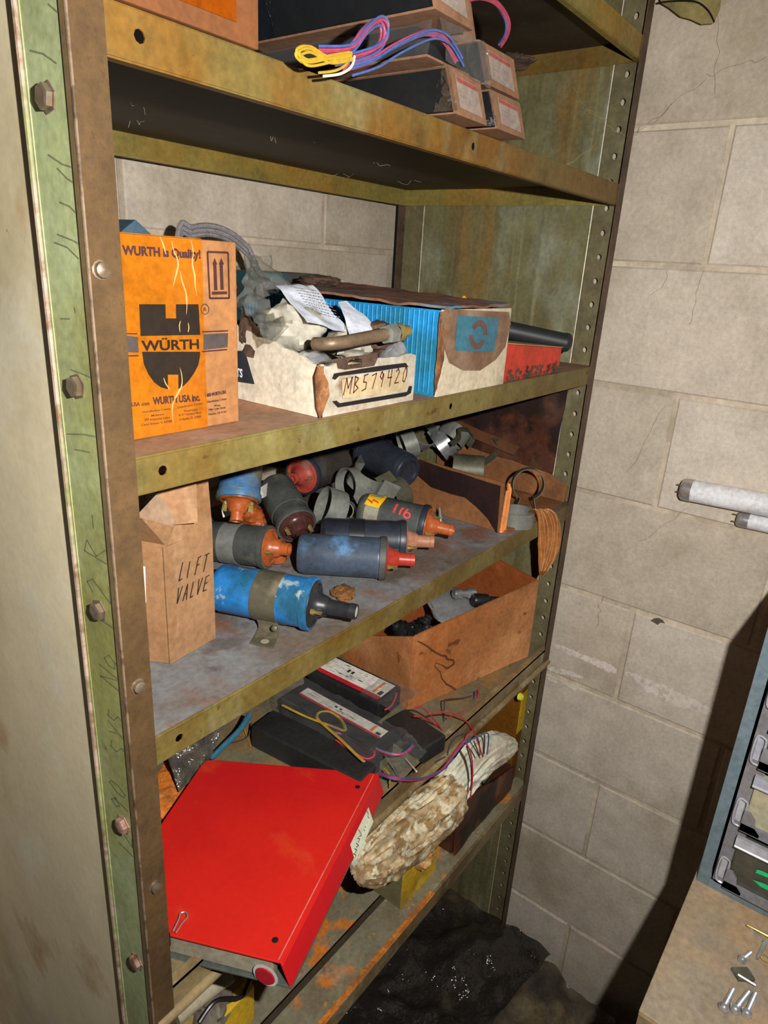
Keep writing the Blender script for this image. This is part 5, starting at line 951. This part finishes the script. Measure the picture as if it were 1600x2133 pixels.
# ---------------------------------------------------------------- bottom shelf: rags and boxes
def bundle(name, label, pts, rad, m, seed, cat='rag', flat=.75, amp=.2):
    P = curve(pts, 16); n = len(P); seg = 64; vs = []
    for i, p in enumerate(P):
        t = (P[min(i+1, n-1)]-P[max(i-1, 0)]).normalized(); a = V((0, 1, 0)); a = (a-t*a.dot(t)).normalized(); b = t.cross(a); k = i/(n-1)*(len(rad)-1); j = min(int(k), len(rad)-2); r_ = rad[j]+(rad[j+1]-rad[j])*(k-j)
        for s_ in range(seg):
            an = 2*math.pi*s_/seg; q = (a*math.cos(an)*flat+b*math.sin(an)); w_ = p+q*r_
            kk = i/n; d_ = noise.noise(V((math.cos(an)*1.6, math.sin(an)*1.6, kk*2.4+seed)))*amp*1.3-abs(noise.noise(V((math.cos(an)*4.2, math.sin(an)*4.2, kk*2.2+kk*math.sin(an)*1.2+seed*2))))*amp*1.6-abs(noise.noise(V((math.cos(an)*9+kk*3, math.sin(an)*9, kk*5+seed))))*amp*.7+noise.noise(w_*70)*amp*.25
            vs.append(p+q*r_*(1+d_))
    mb = MB().add(vs, [(i*seg+s_, i*seg+(s_+1) % seg, (i+1)*seg+(s_+1) % seg, (i+1)*seg+s_) for i in range(n-1) for s_ in range(seg)], True)
    mb.add(vs[:seg], [tuple(range(seg))[::-1]]); mb.add(vs[-seg:], [tuple(range(seg))])
    return tag(obj(name, mb, m), label, cat)
rg_ = lambda u, v, y: at(u, v, 'y', y)
bundle('rag', 'dirty white rag rolled up and jutting from under the fourth shelf', [rg_(1070, 1556, .02), rg_(1040, 1560, .03), rg_(1000, 1580, .035), rg_(960, 1622, .04), rg_(925, 1665, .05), rg_(890, 1700, .06)], [.014, .034, .042, .047, .048, .045], m_rag, 2, flat=.8)
bundle('rag', 'brown stained crumpled rag roll pointing down to the left', [rg_(945, 1650, .0), rg_(905, 1690, .005), rg_(860, 1730, .01), rg_(815, 1765, .01), rg_(775, 1795, .01), rg_(748, 1812, .01)], [.040, .050, .053, .048, .039, .02], m_ragb, 7, flat=.8)
bundle('rag', 'flat lower fold of stained cloth beneath the brown rag', [rg_(930, 1700, .0), rg_(880, 1750, .0), rg_(830, 1790, .0), rg_(790, 1815, .0)], [.012, .018, .018, .010], m_ragb, 9, flat=.6)
lump(at(880, 1782, 'y', .02), .022, .02, .024, m_peach, 'cloth_knob', 'small peach coloured cloth knob below the brown rag', 'cloth', .25, seed=3)
# yellow carton, dark red box, springs, amber carton
yc = thing('carton', 'narrow yellow carton standing on the bottom shelf under the brown rag', 'carton', (.55, .12, Z6))
ya = at(834, 1896, 'z', Z6); ya = V((ya.x, ya.y, Z6+.0005)); yb_ = V((.09, .0, 0))
obj('body', MB().ob(ya+V((0, .001, 0)), (.11, 0, 0), (0, .16, 0), (0, 0, .088)), mat('grey_green_carton_side', (84, 78, 54), .4, .7), yc, bevel=.001)
obj('front', MB().ob(ya, (.11, 0, 0), (0, .001, 0), (0, 0, .088)), m_yel, yc)
ra = at(925, 1805, 'z', Z6); rb_ = at(1062, 1688, 'z', Z6)
rb0 = V((.655, .02, Z6+.0005))
rbx = thing('carton', 'dark red brown open carton holding black springs', 'carton', (.78, .1, Z6))
obj('front', fold('front', rb0, rb0+V((.235, .0, 0)), rb0+V((.235, -.0, .062)), rb0+V((0, 0, .125)), m_dkred, .004, 14, 16, 10, .003, rbx).data and MB().box(rb0.x, rb0.x+.235, .024, .026, Z6+.0005, Z6+.055), m_dkred, rbx)
obj('side', MB().box(rb0.x, rb0.x+.003, .027, .25, Z6+.0005, Z6+.09), m_dkred, rbx); obj('side', MB().box(.888, .891, .027, .25, Z6+.0005, Z6+.06), m_dkred, rbx); obj('back', MB().box(rb0.x+.004, .887, .247, .25, Z6+.0005, Z6+.1), m_dkred, rbx)
rnd = random.Random(12)
for i in range(9):
    c = at(965+90*rnd.random(), 1640+(rnd.random()-.5)*60, 'y', .09+.05*rnd.random()); ax_ = V((rnd.uniform(-1, 1), rnd.uniform(-.6, .6), rnd.uniform(-.2, .5))).normalized(); M = frame(c, ax_); n = 70
    tag(obj('coil_spring', MB().tube([M @ V((.014*math.cos(k*.55), .014*math.sin(k*.55), k*.0009-.03)) for k in range(n)], .0021, 6), m_rub), 'black coil spring in the dark red carton', 'spring', 'black springs in the dark red carton')
ac = thing('carton', 'amber yellow carton behind the white rag at the right end', 'carton', (.88, .15, -.98))
obj('body', MB().box(.894, .925, .028, .26, Z6+.0005, -.80), m_yelo, ac, bevel=.002)
obj('flap', MB().box(.896, .924, .0275, .0283, -.93, -.83), m_yel, ac)
tag(obj('carton', MB().box(.80, .925, .03, .28, Z6+.0005, Z6+.054), m_dkred, bevel=.001), 'flat dark carton under the amber yellow carton', 'carton') if False else None
tag(obj('yellow_cap', MB().lathe([(.0001, .006), (.006, .005), (.008, 0)], frame(at(1083, 1451, 'y', .01), (-.3, -1, .2)), 12), mat('yellow_plastic', (190, 180, 40), .4, .4)), 'small yellow cap showing under the rail at the right', 'cap')
# bottom-left: yellow carton, bars and oddments
y2 = thing('carton', 'worn yellow carton partly hidden beneath the red binder', 'carton', (.17, .15, Z6))
yq = at(566, 2085, 'z', Z6+.07)
obj('body', MB().box(.10, yq.x, .085, .25, Z6+.0005, Z6+.068), m_yel, y2, bevel=.002)
obj('greyed_top', MB().box(.102, yq.x-.004, .10, .245, Z6+.069, Z6+.0695), mat('dirty_yellow_grey', (124, 106, 60), .45, .8, layers=[((150, 120, 30), 12, .5, .62, .8)]), y2)
pr_ = MB().tube(curve([at(u, v, 'z', -.95) for u, v in ((366, 2120), (420, 2075), (480, 2030))], 5), .011, 10); tag(obj('grey_bar', pr_, mat('dusty_light_bar', (140, 130, 108), .5, .7)), 'dusty grey bar slanting under the red binder', 'bar')
lump(at(440, 2070, 'z', -1.0), .05, .03, .02, mat('dusty_metal_scrap', (92, 84, 72), .5, .6, .2), 'metal_part', 'dusty metal part behind the worn yellow carton', 'metal part', .35, seed=4)
tag(obj('black_cable', MB().tube(curve([at(u, v, 'z', z) for u, v, z in ((520, 2040, -.94), (512, 2060, -.95), (500, 2078, -.96), (450, 2085, -.97), (415, 2130, -.98))], 6), .003, 8), m_rub), 'black cable curling over the worn yellow carton', 'cable')
tag(obj('flat_plate', MB().ob(at(372, 2060, 'z', -1.03), (.05, 0, 0), (0, .06, 0), (0, 0, .004)), m_rust), 'rusty flat plate at the left end of the bottom shelf', 'plate')
# ---------------------------------------------------------------- black plastic on the floor
def sheet(name, label, pts, zbase, amp, seed, m=m_plas):
    p = [V(q) for q in pts]
    o = fold(name, p[0], p[1], p[2], p[3], m, amp, 11, 60, 60, .002, seed=seed); return tag(o, label, 'plastic sheet')
sheet('plastic_sheet', 'crumpled black plastic sheet heaped on the floor beneath the shelves', [(.25, -.05, -1.40), (.93, -.12, -1.50), (.94, .42, -1.50), (.25, .42, -1.40)], 0, .035, 3)
sheet('plastic_sheet', 'greyish crumpled plastic spread on the floor along the right wall', [(.30, -.5, -1.56), (.90, -.5, -1.57), (.945, -.02, -1.525), (.35, -.0, -1.50)], 0, .035, 8, mat('grey_brown_plastic', (58, 52, 42), .3, .25, layers=[((98, 84, 58), 5, .5, .66, .8), ((30, 28, 26), 8, .5, .66, .8)], bump=(12, .8, .01), spec=.6))
# ---------------------------------------------------------------- bench, drawer cabinet, screws
ZBN = -.70
bt = thing('workbench', 'plywood topped workbench against the right wall in the foreground', 'bench', (.7, -.8, FLOOR))
ca, cb_ = at(1447, 1830, 'z', ZBN), at(1325, 2100, 'z', ZBN)
obj('top', MB().box(cb_.x, XW-.004, -1.25, ca.y+.001, ZBN-.018, ZBN), m_bench, bt, bevel=.001)
obj('edge_strip', MB().box(cb_.x-.003, cb_.x-.0002, -1.25, ca.y, ZBN-.03, ZBN-.002), mat('painted_edge', (110, 92, 64), .6, .7, layers=[((150, 70, 50), 20, .55, .6, .8), ((60, 80, 50), 25, .55, .6, .8)]), bt)
for x_ in (cb_.x+.03, XW-.08):
    for y_ in (ca.y-.06, -1.2): obj('leg', MB().box(x_, x_+.04, y_, y_+.04, FLOOR, ZBN-.0185), m_bench, bt)
cbn = thing('drawer_cabinet', 'blue grey steel small parts cabinet with clear drawers on the bench', 'cabinet', (.8, -.5, ZBN))
cx0, cy1 = ca.x, ca.y-.002; cy0 = cy1-.31; cz1 = -.345; cxb = cx0+.27
t2 = .010
# carcass: frame front with rolled edge
fr = MB(); fr.box(cx0, cxb, cy1-.0015, cy1, ZBN+.0005, cz1); fr.box(cx0, cxb, cy0, cy0+.0015, ZBN+.0005, cz1); fr.box(cx0, cxb, cy0, cy1, ZBN+.0005, ZBN+.002); fr.box(cx0, cxb, cy0, cy1, cz1-.0015, cz1); fr.box(cxb-.0015, cxb, cy0, cy1, ZBN+.0005, cz1)
fr.box(cx0-.001, cx0-.0001, cy1-.013, cy1, ZBN+.0005, cz1); fr.box(cx0-.001, cx0-.0001, cy0, cy1-.013, ZBN+.0005, ZBN+.011)
obj('body', fr, m_cab, cbn, bevel=.0006)
obj('inner_frame', MB().box(cx0+.002, cx0+.004, cy1-.036, cy1-.016, ZBN+.013, cz1).box(cx0+.001, cx0+.010, cy0, cy1-.016, ZBN+.013, ZBN+.016), m_cabin, cbn)
hd = [(1480, 1815), (1520, 1700), (1560, 1575), (1598, 1462)]
zs = [at(u, v, 'x', cx0).z for u, v in hd]
for i, z in enumerate(zs):
    z0 = z-.005; z1 = (zs[i+1] if i+1 < len(zs) else z+.1)-.009; dy1 = cy1-.030
    mt = m_drk if i in (0, 2) else m_drw
    dw = obj('drawer', MB().box(cx0-.004, cx0+.22 if cx0+.22 < cxb-.01 else cxb-.01, cy0+.004, dy1, z0, z1-.012), mt, cbn, bevel=.002)
    rm = MB(); rm.box(cx0-.010, cx0-.0045, cy0+.004, dy1+.002, z1-.018, z1-.006); rm.tube([(cx0-.010, cy0+.004, z1-.019), (cx0-.010, dy1+.002, z1-.019)], .0016, 6); obj('rim', rm, m_lid, dw)
    obj('bottom_rim', MB().box(cx0-.009, cx0-.0045, cy0+.004, dy1+.002, z0-.001, z0+.010), m_cabin, dw)
    # wire slide bracket beside the drawer
    sl_ = MB(); yy = cy1-.026; loop = [(cx0-.003, yy, z0+.000), (cx0-.003, yy+.007, z0+.004), (cx0-.003, yy+.007, z0+.034), (cx0-.003, yy, z0+.036), (cx0-.003, yy-.003, z0+.030), (cx0-.003, yy-.002, z0+.004), (cx0-.003, yy, z0)]
    sl_.tube(curve(loop, 4), .0013, 6); sl_.box(cx0+.0012, cx0+.0018, yy, yy+.006, z0+.003, z0+.033); obj('slide', sl_, m_lid, cbn)
    er = MB().prism([(cx0-.009, dy1+.002, z0), (cx0-.009, dy1+.002, z0+.026), (cx0-.009, dy1-.004, z0+.027), (cx0-.009, dy1-.010, z0+.020), (cx0-.009, dy1-.012, z0+.010), (cx0-.009, dy1-.018, z0+.004), (cx0-.009, dy1-.018, z0)], (.003, 0, 0)); obj('drawer_ear', er, m_cabin, cbn)
gm = mat('green_marks', (16, 140, 84), .5, .5)
zq = lambda u, v: at(1300+u*.203, 1700+v*.203, 'x', cx0-.0048)
decal([[zq(*p) for p in ((1350, 580), (1365, 545), (1420, 560), (1478, 590), (1478, 630), (1420, 605))], [zq(*p) for p in ((1320, 650), (1380, 670), (1440, 690), (1478, 710), (1478, 760), (1400, 720))]], gm, cbn, 'green_marking', (-1, 0, 0))
def screw(label, a, b, r=.0025, hr=.0055, m=m_silver, group='loose screws on the bench', up_=.004):
    a, b = at(*a, 'z', ZBN+up_), at(*b, 'z', ZBN+up_); d = (b-a).normalized(); L = (b-a).length
    t = thing('screw', label, 'screw', a+V((0, 0, -up_)), group); M = frame(a, d)
    obj('head', MB().lathe([(.0001, -.004), (hr*.7, -.0035), (hr, -.001), (hr, .0005), (r, .001)], M, 12), m, t)
    pr = [(r, .001)]; k = .002
    while k < L: pr += [(r*1.12, k), (r*.9, k+.0007)]; k += .0014
    pr.append((.0001, L)); obj('shank', MB().lathe(pr, M, 10), m, t)
screw('zinc screw at the left of the trio on the bench, head towards the viewer', (1508, 2098), (1527, 2062))
screw('zinc screw in the middle of the trio on the bench', (1532, 2102), (1560, 2066))
screw('zinc screw at the right of the trio on the bench', (1556, 2110), (1574, 2070))
screw('lone short zinc screw above the trio on the bench', (1547, 1998), (1564, 1984), .0025, .0048)
tag(obj('nail', MB().tube([at(1552, 1922, 'z', ZBN+.002), at(1588, 1960, 'z', ZBN+.002)], .0012, 6), m_silver), 'upper thin nail on the bench below the cabinet', 'nail')
tag(obj('cotter_pin', MB().tube([at(1555, 1926, 'z', ZBN+.006), at(1600, 1950, 'z', ZBN+.003), at(1640, 1975, 'z', ZBN+.003)], .0014, 6), m_brass), 'long brassy pin crossing the thin nail on the bench', 'pin')
tag(obj('steel_clip', MB().ob(at(1538, 2046, 'z', ZBN+.001), (.012, -.014, 0), (.010, .010, 0), (0, 0, .004)), m_clampd, bevel=.001), 'dark steel clip lying behind the trio of screws', 'clip')
tag(obj('nail', MB().tube([at(1538, 2030, 'z', ZBN+.006), at(1574, 2052, 'z', ZBN+.006)], .0012, 6), m_silver), 'lower thin nail lying over the dark steel clip', 'nail')
tag(obj('washer', MB().lathe([(.003, 0), (.0055, 0), (.0055, .001), (.003, .001), (.003, 0)], frame(at(1594, 1996, 'z', ZBN+.0008), up), 16), m_brass), 'small brass washer at the right edge of the bench', 'washer')
tag(obj('flat_bar', MB().prism([at(1574, 1998, 'z', ZBN+.0006), at(1590, 1962, 'z', ZBN+.0006), at(1606, 1955, 'z', ZBN+.0006), at(1580, 2000, 'z', ZBN+.0006)], (0, 0, .003)), m_clamp), 'flat grey bar at the right edge of the bench', 'bar')
# ---------------------------------------------------------------- fluorescent tubes held on wall hooks
def lamp(label, q0, q1, r, x_):
    a, b = at(*q0, 'x', x_), at(*q1, 'x', x_); d = (b-a).normalized(); L = .9; t = thing('fluorescent_tube', label, 'fluorescent tube', a+V((0, 0, -r)), 'spent fluorescent tubes along the right wall'); M = frame(a, d, up)
    obj('glass', MB().lathe([(r*.98, .016), (r*.98, L-.016)], M, 24), m_tubew, t)
    for z0, z1 in ((0, .018), (L, L-.018)):
        s_ = 1 if z1 > z0 else -1
        obj('end_cap', MB().lathe([(.0001, z0), (r*.8, z0), (r*.97, z0+s_*.003), (r*1.0, z0+s_*.006), (r*1.0, z1)], M, 24), m_tubec, t)
        pn = MB()
        for s2 in (-1, 1): pn.tube([M @ V((s2*.0062, 0, z0)), M @ V((s2*.0062, 0, z0-s_*.008))], .0012, 6)
        obj('pin', pn, m_brass, t)
    return a, d
a1, d1 = lamp('thicker white fluorescent tube, the upper of the two on the wall', (1420, 1018), (1600, 1052), .019, XW-.024)
a2, d2 = lamp('thinner white fluorescent tube just below the thick one', (1536, 1080), (1600, 1094), .0127, XW-.016)
for s_ in (.16, .7):
    h = thing('wall_hook', 'steel hook carrying the fluorescent tubes, %s' % ('near end' if s_ < .5 else 'far end'), 'hook', a1+d1*s_+V((.02, 0, -.06)), 'wall hooks')
    c = a1+d1*s_; M = frame(c, d1, up); pts = [M @ V((.0205*math.cos(t), .0205*math.sin(t), 0)) for t in [math.pi*.5+k*.25 for k in range(13)]]
    zc = (a2+d2*max(0, s_-.09)); obj('wire', MB().tube([V((XW-.002, c.y, c.z-.062)), V((XW-.006, c.y, c.z-.062)), V((XW-.034, c.y, c.z-.060)), V((XW-.05, c.y, c.z-.045)), V((XW-.05, c.y, c.z-.01))], .002, 6), m_dark, h)
# ---------------------------------------------------------------- cobwebs
cw = MB(); rc = random.Random(2)
def web(p, q, n=7, sg=.004):
    p, q = V(p), V(q); pts = [p.lerp(q, i/n)+V((0, rc.uniform(-sg, sg), rc.uniform(-sg, sg))) for i in range(n+1)]; cw.tube(curve(pts, 3), .00022, 4, False)
for a, b in (((1310, 285), (1400, 222)), ((1330, 275), (1470, 160)), ((1470, 160), (1600, 120)), ((1230, 330), (1330, 260)), ((1470, 560), (1435, 680)), ((1390, 840), (1310, 980)), ((1430, 1060), (1335, 1125)), ((1255, 1240), (1240, 1310)), ((1500, 0), (1490, 190)), ((1395, 560), (1360, 620))):
    web(at(*a, 'x', XW-.0015), at(*b, 'x', XW-.0015))
tag(stuff(obj('cobweb', cw, mat('dusty_thread', (84, 70, 54), .6, .9))), 'dark dusty cobweb threads across the block wall', 'cobweb')
cw = MB()
for a, b in (((1190, 180), (1225, 230)), ((1225, 230), (1262, 250)), ((1255, 255), (1300, 280)), ((1200, 210), (1240, 240)), ((1180, 345), (1240, 300))): web(at(*a, 'x', W-.003), at(*b, 'x', W-.003), 5, .003)
tag(stuff(obj('cobweb', cw, mat('pale_thread', (150, 136, 96), .5, .9))), 'pale clotted cobweb on the inside of the right side sheet', 'cobweb')
cw = MB()
for i in range(10):
    u_, v_ = rc.uniform(250, 900), 0; v_ = 130+(u_-217)*.29+rc.uniform(30, 120); web(at(u_, v_, 'z', ZT-.004), at(u_+rc.uniform(-60, 90), v_+rc.uniform(-20, 25), 'z', ZT-.004), 5, .004)
tag(stuff(obj('cobweb', cw, mat('pale_thread_under', (170, 160, 140), .8, .9))), 'faint cobweb strands beneath the top shelf', 'cobweb')
